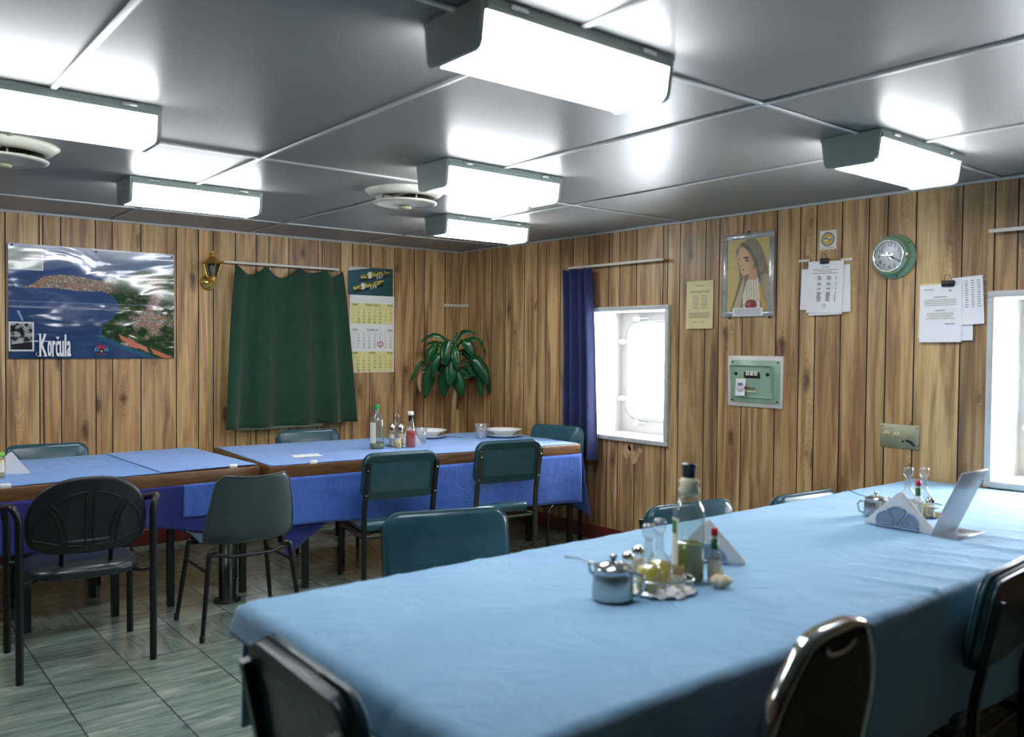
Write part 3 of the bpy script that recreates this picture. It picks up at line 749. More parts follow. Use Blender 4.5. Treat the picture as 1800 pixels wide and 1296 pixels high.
def banquet_chair():
    r = thing('banquet_chair', '', 'chair')
    H = .89
    def arch(w, top, bot, cut=.085):
        return fillet([(-w/2+.0, bot, 0), (-w/2-.008, top-.15, 0), (-.115, top-.012, 0), (-.06, top, 0), (.06, top, 0), (.115, top-.012, 0), (w/2+.008, top-.15, 0), (w/2, bot, 0)], cut, 5)
    X = Matrix.Translation((0, -.20, 0)) @ Matrix.Rotation(math.radians(10), 4, 'X')
    pts = arch(.40, H, .42); loops = []
    n = len(pts)
    for i, p in enumerate(pts):
        t = (pts[min(i+1, n-1)]-pts[max(i-1, 0)]).normalized(); q = Vector((-t.y, t.x, 0))
        loops.append([X @ Vector((p.x+q.x*a, b, p.y+q.y*a)) for a, b in ((-.006, -.018), (.006, -.018), (.008, 0), (.006, .018), (-.006, .018), (-.008, 0))])
    mb = MB(); mb.loft(loops); mb.build('back_frame', M['chrome'], r)
    inn = [(p.x*.965, p.y-.012) for p in pts]; o1 = [(a, b) for a, b in inn]
    mb = MB(); mb.loft([[X @ Vector((a*.9, -.014, .42+(b-.42)*.97)) for a, b in o1], [X @ Vector((a, -.012, b)) for a, b in o1], [X @ Vector((a, .014, b)) for a, b in o1], [X @ Vector((a*.86, .024, .45+(b-.45)*.93)) for a, b in o1]]); mb.build('backrest', M['maroon'], r)
    hp = [X @ Vector((.058*math.cos(a), -.018, H-.028-.022*abs(math.sin(a)))) for a in [PI*i/12 for i in range(13)]]
    mb = MB(); mb.tube(hp, .006, n=8); mb.build('handle', M['chrome'], r)
    mb = MB(); pillow(mb, .42, .40, .05, .07, .028, 'xy', c=(0, .02, .43), puff=.006); mb.build('seat', M['maroon'], r)
    for s in (-1, 1):
        mb = MB(); mb.tube([X @ Vector((s*.2, 0, .42)), (s*.215, -.26, 0)], .011, sq=True); mb.build('leg', M['chrome'], r)
        mb = MB(); mb.tube(fillet([(s*.2, -.2, .385), (s*.2, .2, .385), (s*.21, .235, 0)], .05), .011, sq=True); mb.build('leg', M['chrome'], r)
    return r
bc = banquet_chair(); tag(bc, 'maroon banquet chair with shiny rounded metal frame, near right', None)
rz = math.radians(2); bc.location = put((1.635, .955), rz, -.35); bc.rotation_euler.z = rz
cM = vinyl_chair(H=.775); rz = math.radians(176); cM.location = put((3.64, 2.28), rz); cM.rotation_euler.z = rz
tag(cM, 'chair showing only a sliver of shiny rounded top beyond the front table', None, GC)

# ------------------------------------------------------------------ curtains
def track(name, label, loc, rz, ln, sag=0):
    r = thing(name, label, 'curtain track', loc, rz)
    mb = MB(); mb.box((ln/2, -.055, 0), (ln, .012, .018), bev=.003); mb.build('rail', M['rod'], r)
    for x in (.01, ln-.01):
        mb = MB(); mb.box((x, -.028, 0), (.016, .056, .012), bev=.002); mb.build('bracket', M['brass'], r)
def curtain(name, label, loc, rz, wt, wb, h, folds, amp_t, amp_b, xoff_b=0, scall=0, hooks=(), m=None, hem=.05, lean=0, bsl=0):
    nx, nz = 150, 40; rows = []
    for j in range(nz+1):
        t = j/nz; row = []
        for i in range(nx+1):
            s = i/nx; w = wt+(wb-wt)*t**.7; x = s*w+xoff_b*t**.7
            ph = s*folds*2*PI+.9*math.sin(s*7)+.5*t
            amp = amp_t+(amp_b-amp_t)*t
            y = -.055-amp*(.5+.5*math.sin(ph))-.006*noise.noise(Vector((s*9, t*3, 3)))-lean*t
            ztop = 0
            if hooks:
                for k in range(len(hooks)-1):
                    if hooks[k] <= s <= hooks[k+1]: q = (s-hooks[k])/(hooks[k+1]-hooks[k]); ztop = -scall[k]*math.sin(PI*q)**1.0
            z = -h*t+ztop*(1-t)**2.0-bsl*(s-.5)*t
            if t > 1-hem and t < 1-hem+.03: y += .003
            row.append((x, y, z))
        rows.append(row)
    mb = MB(); sheet(mb, rows); o = mb.build(name, m, None, loc, rz); finish_cloth(o, .004); tag(o, label, 'curtain'); return o
track('curtain_track', 'cream curtain rail above the green curtain', (2.377, YB, 2.064), 0, .95)
curtain('curtain', 'bottle green curtain hanging between lantern and calendar', (2.462, YB-.005, 2.052), 0, .885, 1.085, 1.235, 4.0, .030, .085, xoff_b=-.105, hooks=(0, .26, .56, .83, 1.0), scall=(.075, .085, .03, .05), m=M['gcurt'], lean=.03, bsl=-.012)
track('curtain_track', 'cream curtain rail above the blue curtain and window', (XR, 4.895, 2.055), -PI/2, .95)
curtain('curtain', 'navy blue curtain gathered at the left side of the window', (XR-.005, 4.905, 2.042), -PI/2, .27, .30, 1.43, 3.6, .060, .075, xoff_b=.05, hooks=(0, .4, 1.0), scall=(.01, .01), m=M['bcurt'])
track('curtain_track', 'cream curtain rail above the window cut by the right edge', (XR, 1.845, 2.04), -PI/2, .95)

# ------------------------------------------------------------------ pictures painted as vertex colours of real prints
def paint(name, w, h, nx, nz, fn, m, parent=None, loc=None, wave=0, y=0):
    us = np.linspace(0, 1, nx+1); vs = np.linspace(0, 1, nz+1); U, V = np.meshgrid(us, vs)
    colr = fn(U, V); colr = np.concatenate([colr, np.ones(colr.shape[:2]+(1,))], 2)
    mb = MB(); rows = [[((a-.5)*w, y-wave*(noise.noise(Vector((a*3.2, b*2.6, 2)))+.4*math.sin(b*9+a*3)*(b > .45)), (b-.5)*h) for a in us] for b in vs]
    sheet(mb, rows); return mb.build(name, m, parent, loc, 0, col=colr.reshape(-1, 4))
def fbm(U, V, f, seed, o=4):
    r = np.zeros_like(U); a = 1.0; t = 0
    for k in range(o):
        rs = np.random.RandomState(seed+k); fx = max(2, int(f*2**k)); g = rs.rand(fx+3, fx+3)
        x = U*fx; y = V*fx; i = x.astype(int); j = y.astype(int); a_, b_ = x-i, y-j; a_ = a_*a_*(3-2*a_); b_ = b_*b_*(3-2*b_)
        r += a*(g[j, i]*(1-a_)*(1-b_)+g[j, i+1]*a_*(1-b_)+g[j+1, i]*(1-a_)*b_+g[j+1, i+1]*a_*b_); t += a; a *= .55
    return r/t
def C(c): return np.array(lin(c))
def blend(img, mask, c): mask = np.clip(mask, 0, 1)[..., None]; return img*(1-mask)+(C(c) if not isinstance(c, np.ndarray) else c)*mask
def sm(x, a, b): t = np.clip((x-a)/(b-a), 0, 1); return t*t*(3-2*t)
def poly(U, V, pts):
    ins = np.zeros(U.shape, bool); n = len(pts)
    for i in range(n):
        x0, y0 = pts[i]; x1, y1 = pts[(i+1) % n]
        if y0 == y1: continue
        c = ((y0 > V) != (y1 > V)) & (U < (x1-x0)*(V-y0)/(y1-y0)+x0); ins ^= c
    return ins.astype(float)
def poster_fn(U, V):
    n = fbm(U, V, 8, 1); n2 = fbm(U, V, 40, 5, 3); n3 = fbm(U, V, 110, 9, 2)
    img = np.ones(U.shape+(3,))*C((40,64,104)); img = blend(img, V, (78,104,150)); img = blend(img, .4*n2, (30,48,84))
    Un, Vn = U+.02*(n-.5), V+.02*(n-.5)
    coast = [(.54,.62), (.63,.53), (.645,.47), (.60,.37), (.535,.29), (.53,.21), (.62,.155), (.73,.09), (.80,.05), (.885,.0), (1.05,-.05), (1.05,.86), (.93,.86), (.79,.82), (.66,.75), (.56,.71), (.42,.74), (.30,.75), (.20,.73), (.14,.66), (.08,.62), (.25,.62), (.42,.61)]
    big = [((x-.6)*1.08+.585, (y-.4)*1.08+.385) for x, y in coast]
    img = blend(img, .35*poly(Un, Vn, big)*sm(.62-V, 0, .15), (36,118,134))
    land = poly(Un, Vn, coast)
    g = C((38,64,38))*np.ones(U.shape+(3,)); g = blend(g, sm(n2, .5, .7), (74,92,52)); g = blend(g, .5*sm(V, .5, .8), (108,128,104))
    town = sm(n, .44, .62)*.85*sm(1.15-np.abs(U-.72)*2.0-np.abs(V-.45)*.8, .3, .7); town = np.maximum(town, sm(.66-U, 0, .12)*(V > .6)*.8)
    g = blend(g, town*sm(n3, .48, .56), (186,136,112)); g = blend(g, town*sm(1-n3, .54, .62), (196,190,180)); 
    img = blend(img, land, g)
    for px, py, w_, h_ in ((.70,.165,.04,.02), (.76,.12,.05,.02), (.72,.14,.02,.03), (.92,.03,.05,.02)):
        img = blend(img, ((abs((U-px)+(V-py)*.4) < w_) & (abs(V-py+(U-px)*.6) < h_)).astype(float), (206,120,88))
    hill = poly(U, V, [(.55,.72), (.66,.78), (.80,.83), (1.0,.80), (1.0,1.0), (0,1.0), (0,.86), (.3,.9)])
    img = blend(img, .5*hill*(V > .72)*(U > .45), (150,164,178))
    img = blend(img, (.8*sm(V, .88, 1.0)), (196,204,214))
    # small inset photographs
    def rect(x0, x1, y0, y1): return ((U > x0) & (U < x1) & (V > y0) & (V < y1)).astype(float)
    img = blend(img, rect(.003, .142, .062, .318), (224,226,222)); ins = np.ones(U.shape+(3,))*C((40,42,40)); ins = blend(ins, sm(n2, .45, .6)*(V > .12+.2*U), (170,170,164)); img = blend(img, rect(.012, .132, .078, .304), ins)
    img = blend(img, rect(.0, .195, .775, .965), (214,220,222)); ins = blend(np.ones(U.shape+(3,))*C((150,170,176)), n, (190,190,170)); img = blend(img, rect(.0, .186, .787, .955), ins)
    img = blend(img, poly(U, V, [(.045,.42), (.06,.42), (.085,.33), (.075,.33)]), (150,176,210))
    img = blend(img, .5*(np.abs(V-.5) < .002), (170,186,214))
    return img
pt = thing('poster', 'glossy blue aerial poster of a red roofed coastal town, lettered Korčula', 'poster', (1.499, YB, 1.718))
paint('print', 1.052, .752, 300, 214, poster_fn, M['poster'], pt, wave=.010, y=-.016)
mb = MB(); mb.box((0, -.003, 0), (1.046, .004, .746)); mb.build('backing', M['paper'], pt)
mb = MB()
def glyph(mb, ch, xc, w, z0, z1, m, y):
    vs, fs = text_geo(ch); xs = [v[0] for v in vs]; zs = [v[1] for v in vs]; a, b, c, d = min(xs), max(xs), min(zs), max(zs)
    for k, off in enumerate((-.0022, 0, .0022)):
        mb.add([(xc+((v[0]-a)/(b-a)-.5)*w+off, y-.0002*k, z0+(v[1]-c)/(d-c)*(z1-z0)) for v in vs], fs, m)
for ch, x, w_, z0, z1 in (('K', -.326, .044, -.362, -.213), ('o', -.289, .020, -.362, -.258), ('r', -.264, .016, -.362, -.258), ('c', -.241, .018, -.362, -.258), ('v', -.241, .017, -.248, -.230), ('u', -.216, .022, -.362, -.258), ('l', -.193, .006, -.362, -.215), ('a', -.172, .020, -.362, -.258)):
    glyph(mb, ch, x, w_, z0, z1, M['white2'], -.034)
for x, w_ in ((-.350, .020), (-.320, .018), (-.268, .016), (-.225, .010), (-.193, .018), (-.206, .010)):
    mb.box((x, -.0345, -.3605), (w_, .001, .004), M['white2'])
for x in (-.350, -.318): mb.box((x, -.0345, -.2145), (.018, .001, .004), M['white2'])
text(mb, '(', -.366, -.345, .03, M['white2'], y=-.034)
mb.build('title_lettering', None, pt)
mb = MB(); cs = [M['inkred'], mat('magenta_print', (200,60,140), .6), mat('cyan_print', (70,180,210), .6), mat('orange_print', (230,120,50), .6)]
for k in range(9):
    a = PI*k/8; 
    for rr in (.020, .034): mb.lathe([(0, 0), (.0062, 0), (.0062, .0008), (0, .0008)], cs[(2 if k in (0,1,7,8) else (1 if k % 2 else 0))], n=10, X=Matrix.Translation((.032+rr*1.15*math.cos(a), -.033, -.322+rr*math.sin(a))) @ Matrix.Rotation(PI/2, 4, 'X'))
mb.lathe([(0, 0), (.009, 0), (.009, .0008), (0, .0008)], cs[3], n=12, X=Matrix.Translation((.032, -.0335, -.326)) @ Matrix.Rotation(PI/2, 4, 'X'))
for k in range(6): mb.box((.002+k*.012, -.0335, -.346), (.007, .001, .005), M['inkred'])
mb.build('printed_emblem', None, pt)
for x, z in ((-.505, .362), (.0, .355), (.505, .355)):
    mb = MB(); mb.lathe([(0, 0), (.006, 0), (.006, .003), (0, .005)], n=10, X=Matrix.Translation((x, -.030, z)) @ Matrix.Rotation(PI/2, 4, 'X')); mb.build('pin', M['black'], pt)

# religious print: a plain veiled figure in the picture's colours
def veil_fn(U, V):
    n = fbm(U, V, 6, 21); img = np.ones(U.shape+(3,))*C((212,190,112)); img = blend(img, .5*n, (190,166,92))
    veil = poly(U, V, [(.08,.0), (.20,.22), (.30,.45), (.28,.60), (.20,.85), (.32,.90), (.45,.98), (.66,1.0), (.80,.88), (.95,.65), (1.0,.40), (1.0,.0)])
    img = blend(img, veil, (126,112,90)); img = blend(img, veil*sm(n, .4, .65)*.6, (158,142,112))
    img = blend(img, veil*(V < .5)*sm(U, .75, .95)*.6, (196,176,130))
    img = blend(img, poly(U, V, [(.12,.0), (.30,.30), (.42,.52), (.40,.35), (.34,.1), (.30,0)]), (196,178,138))
    img = blend(img, poly(U, V, [(.40,.0), (.38,.22), (.48,.42), (.58,.50), (.74,.46), (.78,.3), (.80,.0)]), (232,222,198))
    for k in range(5):
        x = .46+.06*k; img = blend(img, ((abs(U-x-.02*np.sin(V*9)) < .008)*(V > .15)*(V < .44)*.8).astype(float), (186,140,66))
    img = blend(img, poly(U, V, [(.50,.55), (.54,.43), (.72,.44), (.74,.60)]), (208,158,110))
    face = poly(U, V, [(.26,.80), (.24,.73), (.285,.66), (.30,.60), (.33,.54), (.39,.49), (.50,.51), (.62,.58), (.66,.70), (.60,.80), (.40,.89), (.30,.88)])
    img = blend(img, face, (222,180,136)); img = blend(img, face*sm(U, .45, .66)*.6, (172,116,74))
    img = blend(img, poly(U, V, [(.36,.735), (.45,.755), (.55,.73), (.45,.72)]), (78,54,40)); img = blend(img, poly(U, V, [(.26,.72), (.31,.735), (.30,.71)]), (78,54,40))
    img = blend(img, poly(U, V, [(.41,.70), (.48,.715), (.54,.69), (.47,.68)]), (96,66,50)); img = blend(img, poly(U, V, [(.345,.575), (.38,.59), (.43,.575), (.38,.56)]), (176,86,66))
    img = blend(img, poly(U, V, [(.30,.625), (.335,.64), (.36,.62), (.33,.605)])*.7, (170,116,80))
    img = blend(img, poly(U, V, [(.20,.87), (.34,.92), (.52,.80), (.68,.62), (.76,.40), (.82,.42), (.72,.68), (.56,.86), (.36,.96)])*.8, (86,82,74))
    img = blend(img, poly(U, V, [(.78,.40), (.86,.20), (.98,.0), (.90,.0), (.80,.16), (.76,.34)]), (206,160,70))
    r = np.hypot((U-.58)/.14, (V-.09)/.065); img = blend(img, (r < 1).astype(float), (142,36,48)); img = blend(img, (np.hypot((U-.53)/.05, (V-.10)/.03) < 1)*.7, (206,110,120))
    img = blend(img, (r < 1.15)*((U > .48) & (V > .13)).astype(float), (122,78,44))
    return img
mp = thing('framed_print', 'print of a veiled praying figure edged with silver tape', 'picture', (XR, 3.290, 1.912), -PI/2)
mb = MB(); mb.box((0, -.003, 0), (.37, .005, .525)); mb.build('backing', M['paper'], mp)
paint('print', .312, .462, 110, 160, veil_fn, M['print'], mp, y=-.0075)
for c, d in (((0, -.0095, .2445), (.382, .003, .036)), ((0, -.0095, -.2445), (.382, .003, .036)), ((-.1735, -.0092, 0), (.034, .003, .455)), ((.1735, -.0092, 0), (.034, .003, .455))):
    mb = MB(); mb.box(c, d, bev=.001, seg=1); mb.build('tape_strip', M['tape'], mp)
mb = MB(); mb.box((.005, -.012, -.232), (.225, .002, .052), M['paper'])
for k in range(6): mb.box((.005, -.0135, -.214-.007*k), (.20-.01*(k % 2), .001, .0022), M['ink'])
mb.build('caption_strip', None, mp)
for x, z in ((.005, .268), (-.13, -.268), (.165, -.268)):
    mb = MB(); mb.box((x, -.012, z), (.012, .006, .016), bev=.002); mb.build('clip', M['black'], mp)

# calendar -----------------------------------------------------------
def ship_fn(U, V):
    n = fbm(U, V, 10, 31); img = np.ones(U.shape+(3,))*C((34,92,104)); img = blend(img, n, (20,70,74)); img = blend(img, sm(U-V*.4, .4, 1.0)*.6, (22,66,44))
    img = blend(img, poly(U, V, [(0, .84), (.55, 1.0), (0, 1.0)]), (206,206,196))
    for (x0, y0, x1, y1) in ((.26, .52, .93, .80), (.10, .10, .80, .44)):
        dx, dy = x1-x0, y1-y0; 
        def s(a, b): return (x0+dx*a, y0+dy*a+b)
        img = blend(img, poly(U, V, [s(-.02, .0), s(.05, -.06), s(.95, -.08), s(1.02, .06), s(0, .06)]), (22,30,44))
        cargo = poly(U, V, [s(.02, .06), s(.0, .18), s(.3, .2), s(.98, .14), s(1.0, .02), s(.3, .03)]); k = fbm(U, V, 26, 77, 2)
        cc = np.where((k > .55)[..., None], C((214,196,80)), np.where((k > .42)[..., None], C((96,92,40)), C((40,46,40))))
        img = blend(img, cargo, cc)
        img = blend(img, poly(U, V, [s(.27, .0), s(.27, .24), s(.36, .22), s(.38, .0)]), (230,228,220))
        for k in (.55, .63, .71): img = blend(img, poly(U, V, [s(k, -.07), s(k, .04), s(k+.03, .04), s(k+.03, -.07)]), (230,228,220))
    return img
cw, ctot = .425, .885
cal = thing('wall_calendar', 'three month wall calendar with a ship photo on top, right of the green curtain', 'calendar', (3.655, YB, 1.662))
Xs = lambda z: .012+.0*(z)
paint('photo_header', cw, .235, 120, 66, ship_fn, M['print'], cal, (.0-.004, -.010, ctot/2-.1175))
mb = MB(); mb.box((.012, -.004, -.118), (cw+.003, .006, ctot-.235)); mb.build('backing', M['calw'], cal)
months = [('FEBRUARY', .055, 'y', [['','','','','1','2','3'], ['4','5','6','7','8','9','10'], ['11','12','13','14','15','16','17'], ['18','19','20','21','22','23','24'], ['25','26','27','28','29','1','2']], [(0,0,'28'), (0,1,'29'), (0,2,'30'), (0,3,'31')], [(4,5), (4,6)]),
          ('MARCH', -.155, 'w', [['','','','','','1','2'], ['3','4','5','6','7','8','9'], ['10','11','12','13','14','15','16'], ['17','18','19','20','21','22','23'], ['24/31','25','26','27','28','29','30']], [(0,0,'25'), (0,1,'26'), (0,2,'27'), (0,3,'28'), (0,4,'29')], []),
          ('APRIL', -.350, 'y', [['','1','2','3','4','5','6'], ['7','8','9','10','11','12','13'], ['14','15','16','17','18','19','20'], ['21','22','23','24','25','26','27'], ['28','29','30','1','2','3','4']], [(0,0,'31')], [(4,3), (4,4), (4,5), (4,6)])]
for nm, zc, kind, grid, pale, pale2 in months:
    xo = .012; y = -.0085
    mb = MB(); mb.box((xo, -.0075, zc+.0), (cw-.018, .002, .172), M['caly'] if kind == 'y' else M['calw'])
    text(mb, nm, xo, zc+.070, .027, M['inkgreen'], y-.002, 1.15)
    for s in (-1, 1): text(mb, '2008', xo+s*.168, zc+.070, .025, M['inkgreen'], y-.002, 1.1)
    for k in range(8): mb.box((xo-.175+k*.05, y-.002, zc+.050), (.022, .0006, .0022), M['inktan'])
    for r_ in range(5):
        text(mb, str({'FEBRUARY': 5, 'MARCH': 9, 'APRIL': 14}[nm]+r_), xo-.185, zc+.031-r_*.0265, .014, M['inklight'], y-.002)
        for c_ in range(7):
            tx = grid[r_][c_]
            mm = M['inkgreen'] if c_ < 5 else (M['inklight'] if c_ == 5 else M['inkred'])
            if (r_, c_) in pale2: mm = M['inklight']
            for (a, b, t_) in pale:
                if (a, b) == (r_, c_): tx = t_; mm = M['inklight']
            if tx: text(mb, tx, xo-.135+c_*.052, zc+.031-r_*.0265, .023 if len(tx) < 3 else .012, mm, y-.002, 1.1)
    mb.build('month_sheet', None, cal)
mb = MB(); cx_, cz_ = .012-.135+4*.052, -.155+.031-3*.0265
for c, d in (((cx_, -.013, cz_+.015), (.05, .002, .004)), ((cx_, -.013, cz_-.015), (.05, .002, .004)), ((cx_-.025, -.013, cz_), (.004, .002, .034)), ((cx_+.025, -.013, cz_), (.004, .002, .034))): mb.box(c, d)
mb.build('date_marker', M['redcap'], cal)

# papers -------------------------------------------------------------
def page(mb, x, z, w, h, y, rot=0, m=None, lines=()):
    X = Matrix.Translation((x, y, z)) @ Matrix.Rotation(rot, 4, 'Y'); rows = []
    for j in range(9):
        t = j/8; rows.append([((i/4-.5)*w, -.010*t*t*(1-.3*abs(i-2)), (.5-t)*h) for i in range(5)])
    n = 5; vs = [tuple(X @ Vector(p)) for r in rows for p in r]; fs = [[i*n+j, i*n+j+1, (i+1)*n+j+1, (i+1)*n+j] for i in range(8) for j in range(4)]
    vs2 = [(a, b+.0012, c) for a, b, c in vs]; o = len(vs)
    mb.add(vs+vs2, fs+[[q+o for q in f[::-1]] for f in fs], m, True)
    for (lx, lz, lw, lm) in lines:
        t = .5-lz/h; yy = -.010*t*t-.0016
        mb.add([tuple(X @ Vector(p)) for p in ((lx-lw/2, yy, lz-.0016), (lx+lw/2, yy, lz-.0016), (lx+lw/2, yy, lz+.0016), (lx-lw/2, yy, lz+.0016))], [[0,1,2,3]], lm)
o = MB(); ll = []
ll += [(0, .125, .07, M['ink'])]+[(0, .09-.0, .15, M['inktan']), (0, .083, .16, M['inktan'])]
ll += [(-.03+random.uniform(-.01, .01), .06-.012*k, .05, M['inktan']) for k in range(8)]+[(.04, .06-.012*k, .05, M['inktan']) for k in range(8)]+[(0, -.055-.01*k, .17, M['inktan']) for k in range(4)]+[(-.03, -.115, .04, M['inktan']), (.03, -.115, .04, M['inktan'])]
page(o, 0, 0, .222, .318, -.006, 0, M['ypaper'], ll)
tag(o.build('notice_sheet', None, None, (XR, 3.668, 1.737), -PI/2), 'yellowed typed notice taped to the wall left of the framed print', 'notice')
def clip(mb, x, z, y, w=.05):
    mb.box((x, y-.006, z), (w, .014, .030), M['black'], bev=.004)
    mb.tube(fillet([(x-w*.3, y-.004, z+.012), (x-w*.18, y-.02, z+.045), (x+w*.18, y-.02, z+.045), (x+w*.3, y-.004, z+.012)], .01), .0015, M['black'], n=6)
r = thing('clipped_papers', 'white lists under a black clip between framed print and clock', 'papers', (XR, 2.754, 1.81), -PI/2)
mb = MB(); page(mb, -.055, -.01, .21, .24, -.004, .03, M['paper']); page(mb, .055, -.015, .20, .27, -.005, -.04, M['paper']); mb.build('sheet', None, r)
mb = MB(); page(mb, 0, -.012, .21, .30, -.009, -.02, M['paper']); mb.build('sheet', None, r)
ll = [(.0, .115, .05, M['ink']), (0, .100, .16, M['inktan']), (0, .09, .08, M['inktan']), (0, .08, .16, M['inktan'])]
for k in range(24):
    if k in (4, 5, 9, 10, 13, 14): continue
    for x, w_ in ((-.035, .03), (.025, .03), (.07, .008)): ll.append((x+random.uniform(-.003, .003), .062-.0062*k, w_*random.uniform(.6, 1), M['ink']))
mb = MB(); page(mb, 0.0, 0, .225, .30, -.013, .03, M['paper'], ll)
mb.tube([(.002+.010*math.cos(a), -.0225, -.108+.010*math.sin(a)) for a in [2*PI*i/16 for i in range(16)]], .0012, M['ink'], n=4, closed=True)
mb.build('front_sheet', None, r)
mb = MB(); mb.box((-.14, -.005, .163), (.07, .006, .014)); mb.box((.13, -.005, .152), (.07, .006, .014)); mb.build('holder_strip', M['rod'], r)
mb = MB(); clip(mb, 0, .150, -.016, .055); mb.build('clip', None, r)
r = thing('clipped_papers', 'thick bundle of white papers under a black clip right of the clock', 'papers', (XR, 2.045, 1.655), -PI/2)
mb = MB(); page(mb, -.05, 0, .22, .29, -.004, .03, M['ypaper']); mb.build('back_sheet', None, r)
ll = [(-.03+.03*c_, .10-.012*k, .016, M['ink'] if (k+c_) % 3 else M['inktan']) for k in range(12) for c_ in range(4)]
mb = MB(); page(mb, .085, .048, .16, .245, -.008, -.06, M['paper'], [(x+.03, z, w_, m_) for x, z, w_, m_ in ll]); mb.build('sheet', None, r)
mb = MB(); page(mb, .03, -.035, .17, .24, -.006, -.02, M['paper']); mb.build('sheet', None, r)
ll = [(-.06, .125, .05, M['ink']), (.05, .118, .014, M['black']), (.05, .112, .008, M['black'])]+[(0, .085, .07, M['ink'])]+[(0, .07-.009*k, .17*random.uniform(.8, 1), M['inklight']) for k in range(4)]+[(0, .015, .05, M['ink'])]+[(0, .0-.009*k, .18*random.uniform(.6, 1), M['inklight']) for k in range(4)]+[(.05, -.055, .05, M['ink'])]
mb = MB(); page(mb, -.045, -.013, .215, .30, -.014, -.012, M['paper'], ll); mb.build('front_sheet', None, r)
mb = MB(); clip(mb, -.005, .140, -.018, .065); mb.build('clip', None, r)
# sticker with round emblem
def emb_fn(U, V):
    x, y = (U-.5)*1.0, (V-.53)*1.1; r = np.hypot(x, y); a = np.arctan2(y, x); img = np.ones(U.shape+(3,))*C((232,228,214))
    img = blend(img, (r < .43).astype(float), (78,98,130)); img = blend(img, ((r > .34) & (r < .41) & (np.sin(a*22) > .1)).astype(float), (196,200,200))
    img = blend(img, (r < .32).astype(float), (216,180,60)); img = blend(img, ((np.abs(y-.06*np.sin(x*14)) < .06) & (np.abs(x) < .24)).astype(float), (214,216,210)); img = blend(img, ((np.abs(y+.06*np.sin(x*14)-.02) < .03) & (np.abs(x) < .24)).astype(float), (70,84,110))
    img = blend(img, ((V < .1) & (V > .05) & (np.sin(U*90) > -.2) & (abs(U-.5) < .38)).astype(float), (110,126,160)); return img
st = thing('sticker', 'small square sticker with a round blue and yellow emblem', 'sticker', (XR, 2.746, 2.083), -PI/2)
mb = MB(); mb.box((0, -.001, 0), (.105, .002, .110)); mb.build('backing', M['paper'], st); paint('printed_emblem', .103, .108, 70, 74, emb_fn, M['print'], st, y=-.0032)

# clock ----------------------------------------------------------------
ck = thing('wall_clock', 'round ship clock with pale green housing and white dial', 'clock', (XR, 2.345, 1.955), -PI/2)
RX = Matrix.Rotation(PI/2, 4, 'X')
mb = MB(); mb.lathe([(0, 0), (.118, 0), (.120, .006), (.112, .014), (.100, .018), (.097, .05), (.100, .062), (.094, .070), (.086, .070), (.084, .055), (0, .055)], n=56, X=RX); mb.build('housing', M['gend'], ck)
mb = MB(); mb.lathe([(.086, .066), (.088, .074), (.082, .078), (.078, .072), (.078, .058)], n=56, X=RX); mb.build('bezel', M['chrome'], ck)
mb = MB(); mb.lathe([(0, .056), (.079, .056), (.079, .059), (0, .059)], n=48, X=RX); mb.build('dial', M['white2'], ck)
mb = MB()
for k in range(1, 13):
    a = PI/2-k*PI/6; text(mb, str(k), .060*math.cos(a), .060*math.sin(a), .029, M['ink'] if False else M['black'], -.0600)
mb.build('numerals', None, ck)
def hand(ang, ln, w, nm, y):
    X = Matrix.Rotation(-ang, 4, 'Y'); a = MB(); a.box((0, y, ln/2-.008), (w, .001, ln+.016), X=Matrix.Rotation(ang, 4, 'Y')); a.box((0, y, ln*.35), (w*2.2, .001, ln*.3), X=Matrix.Rotation(ang, 4, 'Y'), bev=.0004, seg=1); a.build(nm, M['black'], ck)
hand(math.radians(118), .055, .004, 'minute_hand', -.0615); hand(math.radians(-78), .020, .005, 'hour_hand', -.0630); hand(math.radians(183), .026, .003, 'second_hand', -.0640)
mb = MB(); mb.lathe([(.080, .0745), (.05, .0765), (0, .078)], n=48, X=RX); mb.build('glass', M['pane'], ck)
mb = MB(); mb.box((.099, -.062, 0), (.008, .02, .030), bev=.002); mb.build('latch', M['chrome'], ck)
for a in (20, 140, 260):
    mb = MB(); mb.lathe([(0, .012), (.004, .012), (.004, .017), (0, .018)], n=8, X=Matrix.Translation((.109*math.cos(math.radians(a+20)), 0, .109*math.sin(math.radians(a+20)))) @ RX); mb.build('screw', M['black'], ck)

# intercom panel -------------------------------------------------------
ip = thing('intercom_panel', 'pale green metal intercom panel on a white board under the framed print', 'control panel', (XR, 3.228, 1.244), -PI/2)
mb = MB(); mb.box((0, -.004, 0), (.405, .008, .320), bev=.001, seg=1); mb.build('backboard', M['white'], ip)
mb = MB(); mb.box((.004, -.010, 0), (.362, .006, .266), bev=.002, seg=1)
mb.build('base_plate', M['gen'], ip)
pf = [(-.165, .098), (.150, .098), (.150, -.098), (-.165, -.098)]
mb = MB(); w0, w1, h0 = -.160, .142, .100
vs = [(w0, -.013, h0), (w1, -.013, h0), (w1, -.013, -h0), (w0, -.013, -h0), (w0, -.050, h0), (w1, -.050, h0), (w1, -.022, -h0), (w0, -.022, -h0), (w0+.008, -.048, h0-.008), (w1-.012, -.048, h0-.008), (w1-.012, -.021, -h0+.006), (w0+.008, -.021, -h0+.006)]
vs[8:] = [(w0+.008, -.036, h0-.008), (w1-.012, -.036, h0-.008), (w1-.012, -.017, -h0+.006), (w0+.008, -.017, -h0+.006)]
mb.add(vs, [[0,1,5,4], [1,2,6,5], [2,3,7,6], [3,0,4,7], [4,5,9,8], [5,6,10,9], [6,7,11,10], [7,4,8,11], [8,9,10,11]]); mb.build('sloped_cover', M['gen'], ip)
tilt = Matrix.Translation((-.008, -.0275, .0)) @ Matrix.Rotation(math.radians(-5.5), 4, 'X')
